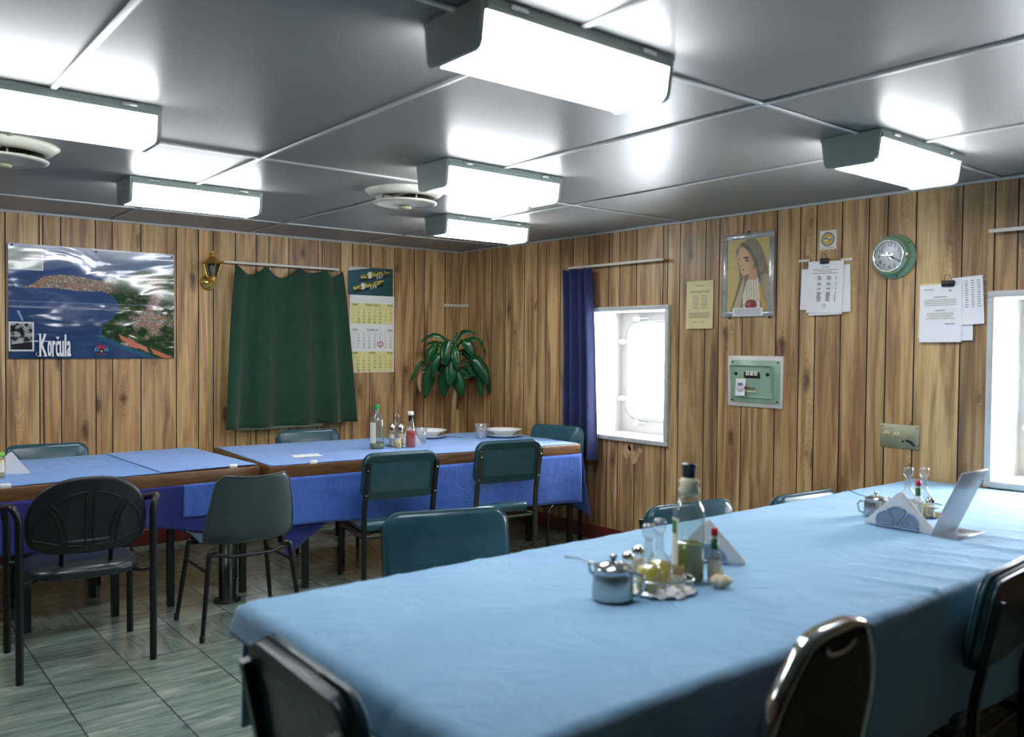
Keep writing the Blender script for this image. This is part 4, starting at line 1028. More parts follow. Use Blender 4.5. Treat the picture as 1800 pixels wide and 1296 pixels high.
mb = MB(); mb.box((.005, -.006, .052), (.118, .010, .062), M['black'], X=tilt, bev=.003)
for k in range(3): mb.box((-.025+k*.030, -.013, .052), (.023, .003, .030), M['label'], X=tilt)
for k in (0, 2):
    for q in range(3): mb.box((-.025+k*.030, -.0148, .058-.006*q), (.012, .001, .002), M['ink'], X=tilt)
for sx in (-1, 1):
    for sz in (-1, 1): mb.lathe([(0, 0), (.003, 0), (.003, .002), (0, .002)], M['steel'], n=8, X=tilt @ Matrix.Translation((.005+sx*.053, -.0105, .052+sz*.025)) @ RX)
mb.build('switch_block', None, ip)
for x in (-.115, .118):
    mb = MB(); mb.lathe([(.013, .0), (.013, .008), (.008, .010), (.008, .014), (0, .014)], n=16, X=tilt @ Matrix.Translation((x, -.001, .048)) @ RX); mb.build('knob', M['blackpl'], ip)
mb = MB(); mb.box((-.078, -.002, -.038), (.072, .002, .108), M['paper'], X=tilt); mb.lathe([(0, .003), (.032, .003), (.032, .005), (0, .005)], M['calw'], n=28, X=tilt @ Matrix.Translation((-.078, 0, -.038)) @ RX)
mb.box((-.078, -.0062, -.020), (.036, .001, .018), mat('violet_print', (120,120,176), .6), X=tilt); mb.build('round_sticker', None, ip)
mb = MB(); mb.lathe([(0, 0), (.007, 0), (.007, .02), (0, .022)], M['redcap'], n=12, X=tilt @ Matrix.Translation((-.030, 0, -.040)) @ RX); mb.build('red_button', None, ip)
for x in (.0, .026):
    mb = MB(); mb.lathe([(0, 0), (.006, 0), (.006, .006), (.003, .008), (.003, .02), (0, .022)], n=10, X=tilt @ Matrix.Translation((x-.004, 0, -.040)) @ RX); mb.build('toggle_switch', M['steel'], ip)
mb = MB(); mb.box((-.010, -.003, -.062), (.04, .003, .010), X=tilt); mb.box((.028, -.003, -.062), (.022, .003, .010), X=tilt); mb.build('name_strip', M['ivory'], ip)
for sx, sz in ((-1, 1), (1, 1), (-1, -1), (1, -1)):
    mb = MB(); mb.lathe([(0, 0), (.005, 0), (.005, .003), (0, .004)], n=10, X=Matrix.Translation((.004+sx*.165, -.013, sz*.120)) @ RX); mb.build('screw', M['dark'], ip)

# socket plate ---------------------------------------------------------
sp_ = thing('socket_plate', 'dull metal plate with two round power sockets and a short cable', 'power socket', (XR, 2.299, .982), -PI/2)
mb = MB(); mb.box((0, -.003, 0), (.215, .006, .128), bev=.001, seg=1); mb.build('plate', M['dullmetal'], sp_)
for x, z in ((-.071, .010), (-.014, .006)):
    mb = MB(); mb.lathe([(0, .006), (.017, .006), (.017, .008), (0, .009)], M['ivory'], n=24, X=Matrix.Translation((x, 0, z)) @ RX)
    mb.lathe([(0, .0085), (.003, .0085), (.003, .0098), (0, .0098)], M['dark'], n=10, X=Matrix.Translation((x, 0, z+.009)) @ RX)
    for s in (-1, 1): mb.box((x+s*.006, -.0095, z-.004), (.003, .001, .009), M['dark'])
    mb.build('socket', None, sp_)
mb = MB(); mb.lathe([(0, .006), (.006, .006), (.006, .007), (0, .007)], n=14, X=Matrix.Translation((.020, 0, -.026)) @ RX); mb.build('jack_hole', M['dark'], sp_)
mb = MB(); mb.lathe([(.008, .006), (.008, .012), (.005, .022), (0, .022)], M['redcap'], n=12, X=Matrix.Translation((.045, 0, -.020)) @ RX)
mb.tube(fillet([(.045, -.02, -.020), (.055, -.03, -.018), (.078, -.03, -.026), (.090, -.012, -.048)], .01), [.004]+[.007]*10+[.004]*0, M['blackpl'], n=8) if False else mb.tube([(.045, -.022, -.020), (.058, -.032, -.018), (.074, -.032, -.024), (.088, -.014, -.046)], [.005, .008, .007, .004], M['blackpl'], n=8)
mb.build('cable_plug', None, sp_)
for sx, sz in ((-.098, .05), (.096, .05), (-.098, -.048), (.096, -.05)):
    mb = MB(); mb.lathe([(0, .006), (.005, .006), (.004, .009), (0, .010)], n=10, X=Matrix.Translation((sx, 0, sz)) @ RX); mb.build('screw', M['steel'], sp_)
mb = MB(); mb.box((-.042, -.0065, .040), (.026, .001, .003)); mb.box((.068, -.0065, .0), (.034, .001, .003)); mb.build('printed_marks', M['ink'], sp_)

# torn paper patch under the window
mb = MB(); rs = random.Random(5)
for cx, cz, w_, h_ in ((-.05, .0, .05, .07), (.03, -.035, .05, .05), (.075, .02, .035, .02), (-.01, .04, .03, .03)):
    n = 14; pts = [(cx+w_*math.cos(2*PI*i/n)*rs.uniform(.5, 1.15), cz+h_*math.sin(2*PI*i/n)*rs.uniform(.5, 1.15)) for i in range(n)]
    mb.loft([[(a, 0, b) for a, b in pts], [(a, -.0012, b) for a, b in pts]], smooth=False)
tag(mb.build('torn_paper_patch', mottle('torn_paper_residue', (206,180,140), (176,140,96), 30, .7), None, (XR-.0005, 4.27, .69), -PI/2), 'torn pale paper residue stuck to the boards below the window', 'paper')

# corner fittings --------------------------------------------------------
mb = MB(); mb.box((-.08, -.006, 0), (.16, .012, .024), bev=.002)
for k in range(4): mb.lathe([(0, 0), (.004, 0), (.004, .003), (0, .003)], M['dark'], n=8, X=Matrix.Translation((-.14+k*.035, -.012, 0)) @ RX)
mb.box((-.006, -.08, 0), (.012, .15, .024), bev=.002)
tag(mb.build('corner_bracket', M['rod'], None, (XR, YB, 1.815)), 'white right angled metal strip screwed high in the room corner', 'bracket')
bp_ = thing('socket_plate', 'dark brown plate with two round cream sockets behind the plant', 'power socket', (XR, 6.165, 1.222), -PI/2)
mb = MB(); pillow(mb, .25, .14, .02, .03, .006, 'xz', c=(0, -.014, 0)); mb.build('plate', M['brownpl'], bp_)
for x in (-.03, .025):
    mb = MB(); mb.lathe([(0, .029), (.014, .029), (.014, .032), (0, .033)], n=18, X=Matrix.Translation((x, 0, -.005)) @ RX); mb.build('socket', M['ivory'], bp_)
mb = MB(); mb.box((0, 0, .445), (.055, .03, .89), bev=.002, seg=1)
tag(mb.build('pine_board', M['board'], None, (4.40, 6.22, .0), .1), 'narrow pale board standing upright behind the plant stem', 'board')

# wall lantern -------------------------------------------------------------
wl = thing('wall_lantern', 'polished brass carriage lantern left of the green curtain', 'wall lamp', (2.275, YB, 1.935), 0)
mb = MB(); mb.lathe([(0, 0), (.058, 0), (.060, .006), (.050, .016), (.030, .024), (.018, .034), (0, .036)], n=32, X=Matrix.Translation((0, 0, -.03)) @ RX); mb.build('wall_plate', M['brass'], wl)
mb = MB(); mb.tube(fillet([(0, -.03, -.03), (0, -.085, -.035), (0, -.095, .0)], .03), .010, n=10); mb.lathe([(.0, 0), (.022, .0), (.026, .008), (.020, .016)], n=20, c=(0, -.095, -.018)); mb.build('arm', M['brass'], wl)
def hexring(r, z, n=6): return [(r*math.cos(2*PI*i/n+PI/6), -.095+r*math.sin(2*PI*i/n+PI/6), z) for i in range(n)]
mb = MB(); mb.loft([hexring(.034, .005), hexring(.060, .105)], cap=False, smooth=False); mb.build('glass_panes', M['lens'], wl)
mb = MB()
a, b = hexring(.035, .004), hexring(.062, .107)
for p, q in zip(a, b): mb.tube([p, q], .003, n=6)
mb.tube(a, .004, n=6, closed=True); mb.tube(b, .005, n=6, closed=True); mb.loft([hexring(.034, -.004), hexring(.035, .006)]); mb.build('cage', M['brass'], wl)
mb = MB(); mb.loft([hexring(.076, .104), hexring(.072, .112), hexring(.050, .128), hexring(.030, .150), hexring(.014, .156)], smooth=False)
mb.lathe([(.012, .150), (.022, .160), (.026, .168), (.012, .178), (.008, .184), (.014, .190), (.008, .200), (0, .208)], n=20, c=(0, -.095, 0)); mb.build('cap', M['brass'], wl)
mb = MB(); mb.lathe([(0, .0), (.012, .004), (.012, .04), (.020, .06), (.014, .085), (0, .09)], n=16, c=(0, -.095, .004)); mb.build('bulb', M['china'], wl)

# ------------------------------------------------------------------ plant
pl = thing('potted_dracaena', 'tall dracaena plant with drooping glossy leaves in the room corner', 'plant', (4.27, 6.08, 0))
mb = MB(); mb.lathe([(0, 0), (.10, 0), (.135, .24), (.145, .25), (.145, .275), (.128, .275), (.122, .24), (0, .24)], n=32); mb.build('pot', M['pot'], pl)
mb = MB(); mb.lathe([(0, .235), (.123, .245), (0, .250)], n=24); mb.build('soil', M['soil'], pl)
mb = MB(); mb.tube([(-.01, 0, .22), (-.012, 0, .6), (.0, 0, .9), (.02, 0, 1.10)], [.024, .023, .022, .021], n=14); mb.lathe([(.021, 0), (.018, .012), (0, .014)], n=12, c=(.02, 0, 1.098)); mb.build('trunk', M['trunk'], pl)
mb = MB(); mb.tube([(.01, .01, 1.05), (.012, .005, 1.2), (.012, .0, 1.40)], [.012, .011, .006], n=10); mb.build('stem', M['leaf'], pl)
CR, CF = Vector((.778, -.628, 0)), Vector((.628, .778, 0))      # the plant's spread seen side on, and its depth
def lp(px, py, dep):
    # side-on spread (m) from the stem, measured against leaf positions in the corner
    return CR*((px-430)/4.32/228)+CF*dep+Vector((0, 0, 1.09-(py-700)/4.32/228*1.0))
leaves = [((375,300),(258,190),(155,325),34,-.08), ((345,325),(225,285),(165,372),20,.0), ((325,318),(225,370),(212,505),58,-.05), ((395,292),(372,400),(368,512),88,-.14), ((330,402),(262,470),(268,622),64,-.10),
          ((215,450),(100,510),(66,672),26,-.02), ((255,500),(215,620),(190,792),78,-.03), ((415,425),(425,560),(402,692),84,-.13), ((435,345),(455,430),(470,548),62,-.16), ((372,515),(345,640),(345,782),86,-.02),
          ((458,560),(480,660),(502,772),80,-.05), ((432,325),(478,170),(622,242),36,.03), ((448,342),(668,178),(704,435),28,.02), ((505,295),(560,300),(595,452),68,-.10), ((520,395),(610,420),(692,532),64,.0),
          ((600,455),(680,540),(725,682),88,-.05), ((535,490),(590,570),(655,625),58,.02), ((645,590),(672,680),(660,782),48,.0), ((700,600),(740,680),(722,765),32,.04), ((215,505),(180,530),(155,580),22,.0),
          ((445,600),(500,480),(560,640),60,.05), ((400,500),(310,480),(300,640),50,.06), ((470,400),(560,360),(640,560),60,.05)]
def leaf(p0, p1, p2, wpx, dep, m, nm='leaf'):
    base = Vector((.012, 0, 0)); a, b, c = lp(*p0, dep*.8), lp(*p1, dep*1.1), lp(*p2, dep)
    st_ = Vector((.012, 0, min(max(a.z-.04, 1.12), 1.38))); pts = bez(st_, (st_+a)/2+Vector((0, 0, .03)), a, 5)[:-1]+bez(a, b, c, 12); n = len(pts); loops = []
    W = wpx/4.32/228*.66; rows = []
    for i, p in enumerate(pts):
        t = i/(n-1); t0 = 5/(n-1)
        w = .006 if t < t0 else max(.0012, W*math.sin(PI*min(1, ((t-t0)/(1-t0))*.86+.14))**.75)
        if i == n-1: w = .001
        tg = (pts[min(i+1, n-1)]-pts[max(i-1, 0)]).normalized()
        side = CR if abs(tg.dot(CR)) < .75 else (CF*.6+Vector((0, 0, .8)))
        side = (side-tg*side.dot(tg)).normalized(); nrm = side.cross(tg).normalized()
        if nrm.dot(CF) > 0: nrm = -nrm
        rows.append([p+side*w*s-nrm*w*.35*(abs(s)) *1 + nrm*w*.10*math.sin(s*7+dep*30) for s in (-1, -.66, -.33, 0, .33, .66, 1)])
    mb = MB(); sheet(mb, rows); o = mb.build(nm, m, pl); finish_cloth(o, .0016); return o
for p0, p1, p2, w_, dep in leaves: leaf(p0, p1, p2, w_, dep, M['leaf'])
leaf((150,570), (120,650), (150,742), 26, .0, M['leafd'], 'dry_leaf')['label'] = 'withered tan leaf'

# ------------------------------------------------------------------ things on the tables
ZB, ZF = .755, .7655
def obj1(mb, name, label, cat, loc, m=None, rz=0, group=None): return tag(mb.build(name, m, None, loc, rz), label, cat, group)
# oil bottle on the back table
def bottle(name, label, loc, R, H, cap, liquid, level, neckr=.014, capm=None, shoulder=.62, lab=True):
    r = thing(name, label, 'bottle', loc)
    prof = [(0, .001), (R*.94, .001), (R, .008), (R, H*shoulder), (R*.92, H*(shoulder+.05)), (R*.62, H*(shoulder+.14)), (neckr, H*.86), (neckr, H*.93)]
    mb = MB(); mb.lathe(prof, n=32); mb.build('glass_body', M['smoke'], r)
    mb = MB(); mb.lathe([(0, .005), (R*.93, .005), (R*.955, .012), (R*.955, level), (0, level)], n=32); mb.build('liquid', liquid, r)
    if cap: mb = MB(); mb.lathe([(neckr*1.25, H*.90), (neckr*1.3, H*.995), (0, H)], n=20); mb.build('cap', capm, r)
    return r
b1 = bottle('oil_bottle', 'clear oil bottle with green cap and a little oil, on the right back table', (2.925, 5.055, ZB), .048, .297, True, M['oilg'], .045, capm=M['greencap'])
def label_arc(par, R, z0, z1, a0, a1, m, nm='label'):
    rows = [[(R*math.cos(math.radians(a0+(a1-a0)*i/10)), R*math.sin(math.radians(a0+(a1-a0)*i/10)), z) for i in range(11)] for z in (z0, z1)]
    mb = MB(); sheet(mb, rows); return mb.build(nm, m, par)
label_arc(b1, .0492, .04, .18, 170, 232, M['label']); label_arc(b1, .0492, .06, .17, 300, 335, M['labelg'])
kb = thing('ketchup_bottle', 'ketchup bottle with white cap, half full of red sauce', 'bottle', (3.150, 4.99, ZB))
mb = MB(); mb.lathe([(0, .001), (.030, .001), (.033, .008), (.033, .10), (.029, .135), (.018, .185), (.014, .205), (.014, .225)], n=28); mb.build('glass_body', M['smoke'], kb)
mb = MB(); mb.lathe([(0, .003), (.029, .004), (.0318, .010), (.0318, .100), (.0308, .112), (0, .112)], n=28); mb.build('ketchup', M['ketchup'], kb)
mb = MB(); mb.lathe([(.0195, .222), (.0205, .226), (.0195, .245), (0, .247)], n=20); mb.build('cap', M['white2'], kb)
mb = MB(); mb.lathe([(.0172, .180), (.0150, .215)], n=20); mb.build('neck_label', M['blackcap'], kb)
cd = thing('condiment_stand', 'small steel condiment stand with loop handle beside the ketchup', 'condiment stand', (3.115, 5.115, ZB))
mb = MB(); mb.lathe([(0, 0), (.072, 0), (.075, .006), (.070, .008), (0, .008)], n=28); mb.build('tray', M['steel'], cd)
mb = MB(); mb.tube([(0, 0, .008), (0, 0, .15)], .004, n=8); mb.tube([(.017*math.sin(a), 0, .185-.038*math.cos(a)) for a in [2*PI*i/16 for i in range(16)]], .0035, n=6, closed=True); mb.build('loop_handle', M['chrome'], cd)
mb = MB(); mb.tube([(.07*math.cos(a), .07*math.sin(a), .055) for a in [2*PI*i/24 for i in range(24)]], .0025, n=6, closed=True); mb.build('rail', M['chrome'], cd)
def shaker(loc, label, m, h=.085, R=.017, cap=None, group=None):
    r = thing('shaker', label, 'shaker', loc, group=group)
    mb = MB(); mb.lathe([(0, 0), (R, 0), (R, h*.6), (R*.85, h*.72)], n=16); mb.build('glass_body', M['glass'], r)
    mb = MB(); mb.lathe([(0, .002), (R*.9, .002), (R*.9, h*.5), (0, h*.5)], n=16); mb.build('contents', m, r)
    mb = MB(); mb.lathe([(R*.95, h*.7), (R*1.0, h*.92), (R*.5, h), (0, h)], n=16); mb.build('lid', cap or M['chrome'], r)
shaker((3.065, 5.095, ZB+.009), 'left shaker with pale contents in the steel condiment stand', M['label'], .15, .019)
shaker((3.155, 5.135, ZB+.009), 'right dark topped shaker in the steel condiment stand', M['oil'], .15, .020)
shaker((3.120, 5.075, ZB+.009), 'front shaker in the steel condiment stand', M['pick'], .15, .020)
obj1(MB().lathe([(0, 0), (.019, 0), (.021, .05), (.018, .055), (.014, .052), (.012, .05), (0, .05)], n=18), 'toothpick_cup', 'small cream cup of toothpicks in front of the steel condiment stand', 'cup', (3.055, 4.995, ZB), M['pick'])
def napkins(name, label, loc, rz, w, h, n=9, th=.022, rot=0):
    mb = MB()
    for k in range(n):
        y = (k-n/2)*th/n; j = random.uniform(-.004, .004)
        X = Matrix.Translation((j, y, 0)) @ Matrix.Rotation(random.uniform(-.03, .03), 4, 'Y')
        v = [(-w/2, 0, .001), (w/2, 0, .001), (j, 0, h+j)]
        mb.add([(a, b-.0006, c) for a, b, c in v]+[(a, b+.0006, c) for a, b, c in v], [[0,1,2], [5,4,3], [0,3,4,1], [1,4,5,2], [2,5,3,0]], None, False, X)
    return tag(mb.build(name, M['napkin'], None, loc, rz), label, 'napkins')
napkins('napkin_stack', 'white folded napkins standing behind the ketchup bottle', (3.225, 5.115, ZB), -.5, .17, .13)
def tumbler(loc, label):
    r = thing('drinking_glass', label, 'glass', loc, group='tumblers on the right back table'); mb = MB()
    mb.lathe([(0, .001), (.038, .001), (.044, .112), (.042, .112), (.037, .018), (0, .018)], n=28); mb.build('bowl', M['glass'], r)
    mb = MB(); mb.lathe([(0, .0), (.037, .0), (.0375, .015), (0, .016)], n=24); mb.build('thick_base', M['glass'], r); return r
tumbler((3.345, 5.165, ZB), 'ribbed drinking glass in front of the left soup bowl'); tumbler((3.888, 5.174, ZB), 'drinking glass between the two place settings')
def plate(loc, label):
    return obj1(MB().lathe([(r_*1.1, z_) for r_, z_ in [(0, .004), (.075, .004), (.080, .001), (.085, .004), (.132, .020), (.134, .023), (.130, .023), (.085, .009), (.06, .007), (0, .007)]], n=48), 'dinner_plate', label, 'plate', loc, M['china'], group='white dinner plates')
def bowl(loc, label):
    return obj1(MB().lathe([(r_*1.15, z_*1.1) for r_, z_ in [(0, .002), (.05, .002), (.055, 0), (.060, .004), (.085, .032), (.122, .046), (.124, .049), (.118, .049), (.082, .037), (.055, .010), (0, .008)]], n=48), 'soup_bowl', label, 'bowl', loc, M['china'], group='white soup bowls')
for (x, y), d in (((3.585, 5.442), 'left'), ((4.10, 5.17), 'right')):
    plate((x, y, ZB), 'white dinner plate under the %s soup bowl' % d); bowl((x, y, ZB+.0075), 'white rimmed soup bowl on the %s dinner plate' % d)
def fork(loc, rz, label):
    mb = MB(); mb.tube([(-.09, 0, .003), (-.02, 0, .004), (.04, 0, .003)], [.003, .0025, .004], n=6); mb.box((.06, 0, .003), (.04, .02, .002), bev=.0008, seg=1); obj1(mb, 'table_fork', label, 'fork', loc, M['steel'], rz)
fork((3.76, 5.37, ZB), -.9, 'dark looking fork lying right of the left plate')
mb = MB(); rows = [[(-.09+.18*i/12+.012*j/8, -.06+.12*j/8, .001+.004*abs(math.sin(i*.9))*(.5+.5*math.sin(j))) for i in range(13)] for j in range(9)]
sheet(mb, rows); finish_cloth(obj1(mb, 'paper_napkin', 'flat white paper napkin lying alone on the right back table', 'napkin', (2.365, 4.965, ZB), M['napkin'], -.1), .001)
# left edge of left table
jr = thing('glass_jar', 'jar of green olives with a green lid at the left edge of the picture', 'jar', (.715, 5.06, ZB))
mb = MB(); mb.lathe([(0, 0), (.034, 0), (.036, .01), (.036, .10), (.030, .112)], n=24); mb.build('glass_body', M['glass'], jr)
mb = MB(); mb.lathe([(0, .003), (.033, .003), (.033, .09), (0, .09)], n=20); mb.build('olives', M['oil'], jr)
mb = MB(); mb.lathe([(.033, .110), (.035, .114), (.035, .130), (0, .131)], n=24); mb.build('lid', mat('lime_green_lid', (120,180,50), .4), jr)
label_arc(jr, .0368, .03, .08, 200, 320, M['label'])
napkins('napkin_stack', 'white folded napkins beside the jar at the left edge of the picture', (.79, 5.17, ZB), -.2, .18, .115)
for k, (x, y, t_) in enumerate(((.70, 4.735, 'left edge of the picture'), (1.83, 4.78, 'gap between the back tables'), (2.27, 4.675, 'white paper napkin'))):
    mb = MB(); mb.box((0, 0, .004), (.045, .018, .006), bev=.001, seg=1); mb.box((0, -.008, -.004), (.045, .004, .022), bev=.001, seg=1)
    obj1(mb, 'cloth_clip', 'small white plastic clip on the table edge near the '+t_, 'clip', (x, y-.012, ZB+.008), M['white2'], group='white tablecloth clips')

# front table, middle set -------------------------------------------------
def steel_pot(loc, rz, label, sc=1.0):
    r = thing('sugar_bowl', label, 'sugar bowl', loc, rz); s = sc
    mb = MB(); mb.lathe([(0, .001), (.050*s, .001), (.056*s, .006), (.057*s, .012), (.054*s, .07*s), (.050*s, .084*s), (.052*s, .088*s), (.048*s, .088*s), (.046*s, .08*s)], n=40); mb.build('body', M['steel'], r)
    mb = MB(); mb.lathe([(.050*s, .088*s), (.046*s, .093*s), (.024*s, .101*s), (.007*s, .103*s), (.006*s, .108*s), (.012*s, .116*s), (.011*s, .122*s), (0, .125*s)], n=40); mb.build('lid', M['chrome'], r)
    mb = MB(); mb.tube(fillet([(.048*s, 0, .075*s), (.085*s, 0, .070*s), (.080*s, 0, .022*s), (.054*s, 0, .012*s)], .02*s), .005*s, n=8); mb.build('handle', M['chrome'], r)
    mb = MB(); mb.tube(fillet([(-.048*s, 0, .060*s), (-.066*s, 0, .075*s), (-.064*s, 0, .098*s), (-.046*s, 0, .094*s)], .012*s), .0045*s, n=8); mb.build('side_loop', M['chrome'], r)
    return r
steel_pot((1.676, 1.630, ZF), -.9, 'shiny steel lidded sugar bowl, nearest of the middle condiment group')
def cruet(loc, label, liquid, lv=.06, group='glass cruets in the middle tray'):
    r = thing('glass_cruet', label, 'cruet', loc, group=group)
    mb = MB(); mb.lathe([(0, .001), (.031, .001), (.034, .008), (.034, .062), (.028, .078), (.013, .095), (.0115, .145), (.014, .150)], n=28); mb.build('glass_body', M['glass'], r)
    mb = MB(); mb.lathe([(0, .004), (.031, .004), (.0325, .010), (.0325, lv), (0, lv)], n=28); mb.build('liquid', liquid, r)
    mb = MB(); mb.lathe([(.009, .138), (.0105, .150), (.017, .152), (.019, .160), (.019, .180), (.015, .186), (0, .187)], n=20); mb.build('stopper', M['glass'], r); return r
tr = thing('cruet_tray', 'oval cruet tray with raised wire rail in the middle condiment group', 'tray', (1.832, 1.597, ZF), -.6)
mb = MB(); q = lambda s, z: [(.098*s*math.cos(2*PI*i/40), .068*s*math.sin(2*PI*i/40), z) for i in range(40)]
mb.loft([q(.8, 0), q(.98, .001), q(1.04, .008), q(1.0, .009), q(.94, .004), q(.5, .004)]); mb.build('dish', M['china'], tr)
mb = MB(); mb.tube(q(.95, .042), .0028, n=6, closed=True)
for a in (0, 1.6, 3.1, 4.7): mb.tube([(.092*math.cos(a), .064*math.sin(a), .006), (.092*math.cos(a), .064*math.sin(a), .042)], .0025, n=6)
mb.build('wire_rail', M['chrome'], tr)
cruet((1.787, 1.602, ZF+.0095), 'cruet of golden oil in the tray, next to the steel sugar bowl', M['oil'], .065)
cruet((1.868, 1.634, ZF+.0095), 'cruet in the tray half hidden behind the toothpicks', M['oil'], .060)
tp = thing('toothpick_holder', 'cup packed with pale toothpicks in the cruet tray', 'toothpick holder', (1.868, 1.566, ZF+.0095))
mb = MB(); mb.lathe([(0, 0), (.020, 0), (.022, .045), (.0205, .045), (.0185, .004), (0, .004)], n=20); mb.build('cup', M['glass'], tp)
mb = MB()
for k in range(46):
    a = random.uniform(0, 6.28); rr = .016*random.random()**.5; mb.tube([(rr*.7*math.cos(a), rr*.7*math.sin(a), .005), (rr*math.cos(a)*1.15, rr*math.sin(a)*1.15, .062+random.uniform(-.006, .006))], .0012, n=5)
pk = mb.build('toothpicks', M['pick'], tp); pk['kind'] = 'stuff'
rows = [[(-.05+.1*i/10, -.02+.04*j/5, .004+.016*j/5+.006*math.sin(i*1.3+j)) for i in range(11)] for j in range(6)]
mb = MB(); sheet(mb, rows); finish_cloth(obj1(mb, 'crumpled_napkin', 'crumpled white napkin tucked against the front rail of the cruet tray', 'napkin', (1.797, 1.548, ZF+.003), M['napkin'], -.6), .0015)
shaker((1.878, 1.765, ZF), 'left of two metal topped shakers behind the steel sugar bowl', M['label'], .075, .018)
shaker((1.945, 1.785, ZF), 'right of two metal topped shakers behind the steel sugar bowl', M['pick'], .08, .019)
tb = bottle('tall_oil_bottle', 'tall glass oil bottle, wrapped neck, black cap, half full of green oil', (1.984, 1.625, ZF), .046, .30, False, M['oilg'], .112, neckr=.017, shoulder=.68)
mb = MB(); mb.lathe([(.018, .250), (.027, .256), (.030, .270), (.026, .285), (.029, .297), (.020, .306)], n=20)
for i, v in enumerate(mb.v):
    k = 1+.22*noise.noise(Vector(v)*55); mb.v[i] = (v[0]*k, v[1]*k, v[2])
mb.build('paper_wrap', M['wrap'], tb)
mb = MB(); mb.lathe([(.018, .296), (.0195, .336), (.022, .340), (.021, .346), (0, .346)], n=20); mb.build('cap', M['blackcap'], tb)
label_arc(tb, .0468, .05, .19, 128, 182, M['label']); lb = label_arc(tb, .0473, .145, .182, 138, 172, M['labelg'], 'label_picture'); label_arc(tb, .0468, .105, .195, 300, 335, M['label'])
def hot_sauce(loc, label, sc=1.0):
    r = thing('hot_sauce_bottle', label, 'bottle', loc, group='hot sauce bottles'); s = sc
    mb = MB(); mb.lathe([(0, .001), (.017*s, .001), (.019*s, .006), (.019*s, .075*s), (.016*s, .088*s), (.009*s, .100*s), (.008*s, .13*s)], n=24); mb.build('glass_body', M['glass'], r)
    mb = MB(); mb.lathe([(0, .003), (.017*s, .003), (.0175*s, .016*s), (0, .016*s)], n=20); mb.build('sauce', M['redcap'], r)
    mb = MB(); mb.lathe([(.0195*s, .018*s), (.0195*s, .070*s)], n=24); mb.build('label', M['label'], r)
    mb = MB(); mb.lathe([(.0105*s, .098*s), (.0105*s, .130*s), (0, .130*s)], n=16); mb.build('neck_foil', M['greenfoil'], r)
    mb = MB(); mb.lathe([(.007*s, .129*s), (.007*s, .140*s)], n=14); mb.build('collar', M['label'], r)
    mb = MB(); mb.lathe([(.0095*s, .138*s), (.0105*s, .140*s), (.010*s, .160*s), (0, .161*s)], n=16); mb.build('cap', M['redcap'], r); return r
hot_sauce((2.035, 1.57, ZF), 'small hot sauce bottle with red cap beside the garlic bulb')
gm = MB()
loops = []
for i in range(9):
    t = i/8; z = .036*t; rr = .030*math.sin(PI*min(1, t*.82+.12))**.7*(1 if t < .99 else .25)
    loops.append([((rr*(1+.10*math.cos(8*a)))*math.cos(a), (rr*(1+.10*math.cos(8*a)))*math.sin(a), z+.003) for a in [2*PI*j/40 for j in range(40)]])
loops[0] = [(x*.5, y*.5, .001) for x, y, z in loops[0]]
gm.loft(loops); gm.tube([(0, 0, .035), (.003, 0, .045), (.006, .002, .052)], [.007, .004, .003], n=8)
obj1(gm, 'garlic_bulb', 'garlic bulb lying at the foot of the hot sauce bottle', 'garlic', (2.008, 1.525, ZF), M['garlic'])
def napkin_holder(loc, rz, label, w=.17, vis=True, group='metal napkin holders'):
    r = thing('napkin_holder', label, 'napkin holder', loc, rz, group)
    mb = MB(); mb.box((0, 0, .003), (w, .046, .003)); 
    for sx in (-1, 1):
        for sy in (-1, 1): mb.lathe([(0, 0), (.005, 0), (.005, .004), (0, .004)], n=8, c=(sx*w*.45, sy*.02, -.002))
    mb.build('base', M['steel'], r)
    for sy in (-1, 1):
        # pierced scalloped side: three petals of metal with real openings
        mb = MB(); y = sy*.022; R_ = w*.5
        def petal(a0, a1):
            n = 14; arc_ = []
            for i in range(n+1):
                a = a0+(a1-a0)*i/n; b = R_*(.90+.10*math.sin(PI*i/n)); arc_.append((b*math.cos(a), b*math.sin(a)*.95))
            return arc_
        pets = [petal(.10, .98), petal(1.10, 2.04), petal(2.16, 3.04)]
        for pe in pets:
            ring = [(.012*math.cos((math.atan2(pe[0][1], pe[0][0])+math.atan2(pe[-1][1], pe[-1][0]))/2), .010)]+pe
            mb.tube([(a, y, b+.005) for a, b in ring], .0032, n=6, closed=True)
            cxp = sum(a for a, b in ring)/len(ring); czp = sum(b for a, b in ring)/len(ring)
            # lacework of small rings
            rnd = random.Random(int(cxp*1e4)); P_ = [(x, z) for x, z in ring]
            for gx in range(-9, 10):
                for gz in range(0, 10):
                    x = gx*.0094+(.0047 if gz % 2 else 0); z = .006+gz*.0084
                    if poly(np.array([[x]]), np.array([[z]]), P_)[0, 0] > 0:
                        mb.tube([(x+.0046*math.cos(t), y, z+.005+.0046*math.sin(t)) for t in [PI/3*i for i in range(6)]], .0011, n=4, closed=True)
        mb.tube([(-R_, y, .006), (R_, y, .006)], .004, n=6)
        mb.build('pierced_side', M['lace'], r)
    return r
hz = math.radians(-90)
napkin_holder((3.215, 1.615, ZF+.002), hz+.05, 'pierced metal napkin holder on the right of the front table')
napkins('napkin_stack', 'fan of white triangular napkins in the pierced holder', (3.215, 1.615, ZF+.006), hz+.05, .265, .135, n=12, th=.034)
napkin_holder((2.215, 1.735, ZF+.002), -1.0, 'metal napkin holder half hidden behind the tall oil bottle', .12)
napkins('napkin_stack', 'white triangular napkins behind the tall oil bottle and hot sauce', (2.215, 1.735, ZF+.006), -1.0, .235, .128, n=12, th=.032)
steel_pot((3.385, 1.80, ZF), 2.2, 'steel lidded sugar bowl half hidden by the fan of napkins', .82)
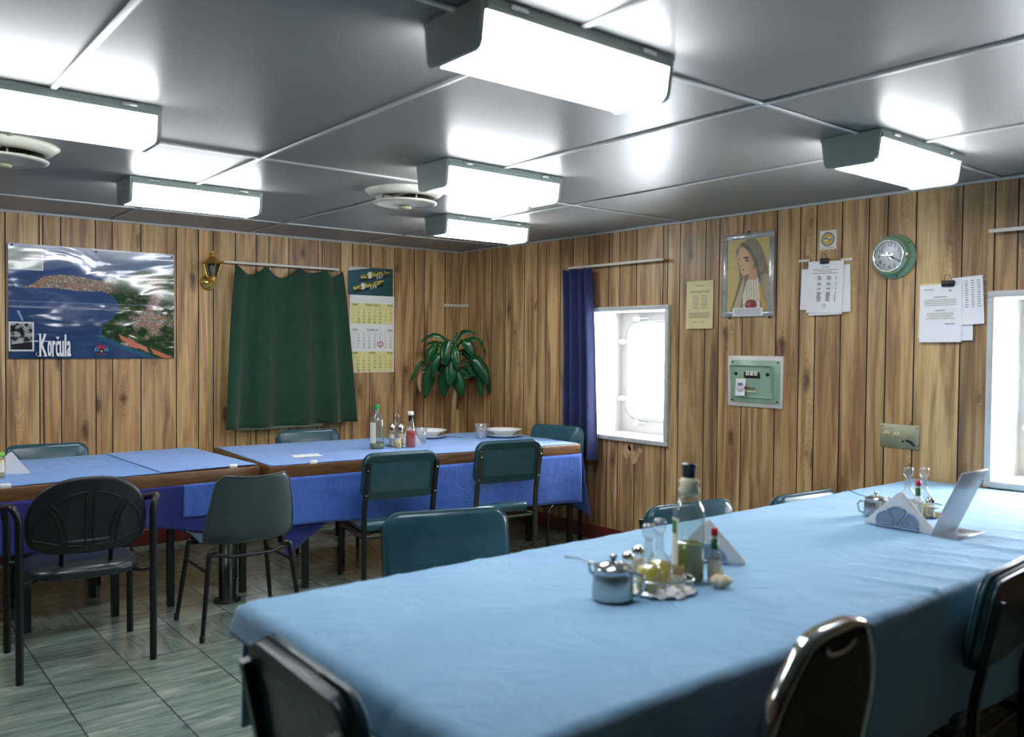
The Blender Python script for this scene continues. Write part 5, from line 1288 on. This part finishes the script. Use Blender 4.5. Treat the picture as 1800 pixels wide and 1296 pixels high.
mb = MB(); mb.tube([(0, 0, 0), (-.03, .03, .012), (-.062, .06, .030)], [.002, .002, .003], n=6); obj1(mb, 'teaspoon', 'thin teaspoon handle sticking out of the half hidden sugar bowl', 'spoon', (3.375, 1.83, ZF+.075), M['steel'])
mb = MB(); mb.tube([(0, 0, 0), (-.03, .03, .012), (-.058, .052, .016)], [.002, .002, .003], n=6); obj1(mb, 'teaspoon', 'teaspoon sticking out of the nearest steel sugar bowl', 'spoon', (1.636, 1.665, ZF+.098), M['steel'])
tr2 = thing('cruet_tray', 'round cruet tray with wire rail behind the fan of napkins', 'tray', (3.56, 1.705, ZF), 0)
mb = MB(); mb.lathe([(0, 0), (.088, 0), (.094, .007), (.088, .008), (0, .004)], n=36); mb.build('dish', M['steel'], tr2)
mb = MB(); mb.tube([(.088*math.cos(a), .088*math.sin(a), .042) for a in [2*PI*i/36 for i in range(36)]], .0028, n=6, closed=True); mb.build('wire_rail', M['chrome'], tr2)
cruet((3.545, 1.745, ZF+.0085), 'left of two tall glass cruets behind the fan of napkins', M['glass'], .05, 'glass cruets in the right tray')
cruet((3.60, 1.705, ZF+.0085), 'right of two tall glass cruets behind the fan of napkins', M['oil'], .03, 'glass cruets in the right tray')
hot_sauce((3.445, 1.655, ZF), 'red capped hot sauce bottle standing behind the fan of napkins')
shaker((3.53, 1.645, ZF+.0085), 'shaker in the right cruet tray beside the acrylic stand', M['pick'], .075, .017)
mb = MB(); r = thing('menu_stand', 'clear acrylic menu stand on the right of the front table', 'sign holder', (3.30, 1.485, ZF), 0)
mb.box((0, -.05, .0025), (.215, .105, .004), bev=.001, seg=1); mb.build('foot', M['glass'], r)
X = Matrix.Rotation(math.radians(24), 4, 'X')
mb = MB(); mb.box((0, -.0, .1325), (.215, .005, .265), X=X, bev=.001, seg=1); mb.build('sloped_panel', M['acrylic'], r)
mb = MB(); mb.tube([X @ Vector(p) for p in ((-.1075, 0, .002), (-.1075, 0, .265), (.1075, 0, .265), (.1075, 0, .002))], .0022, n=6); mb.build('panel_edge', M['acrylic'], r)
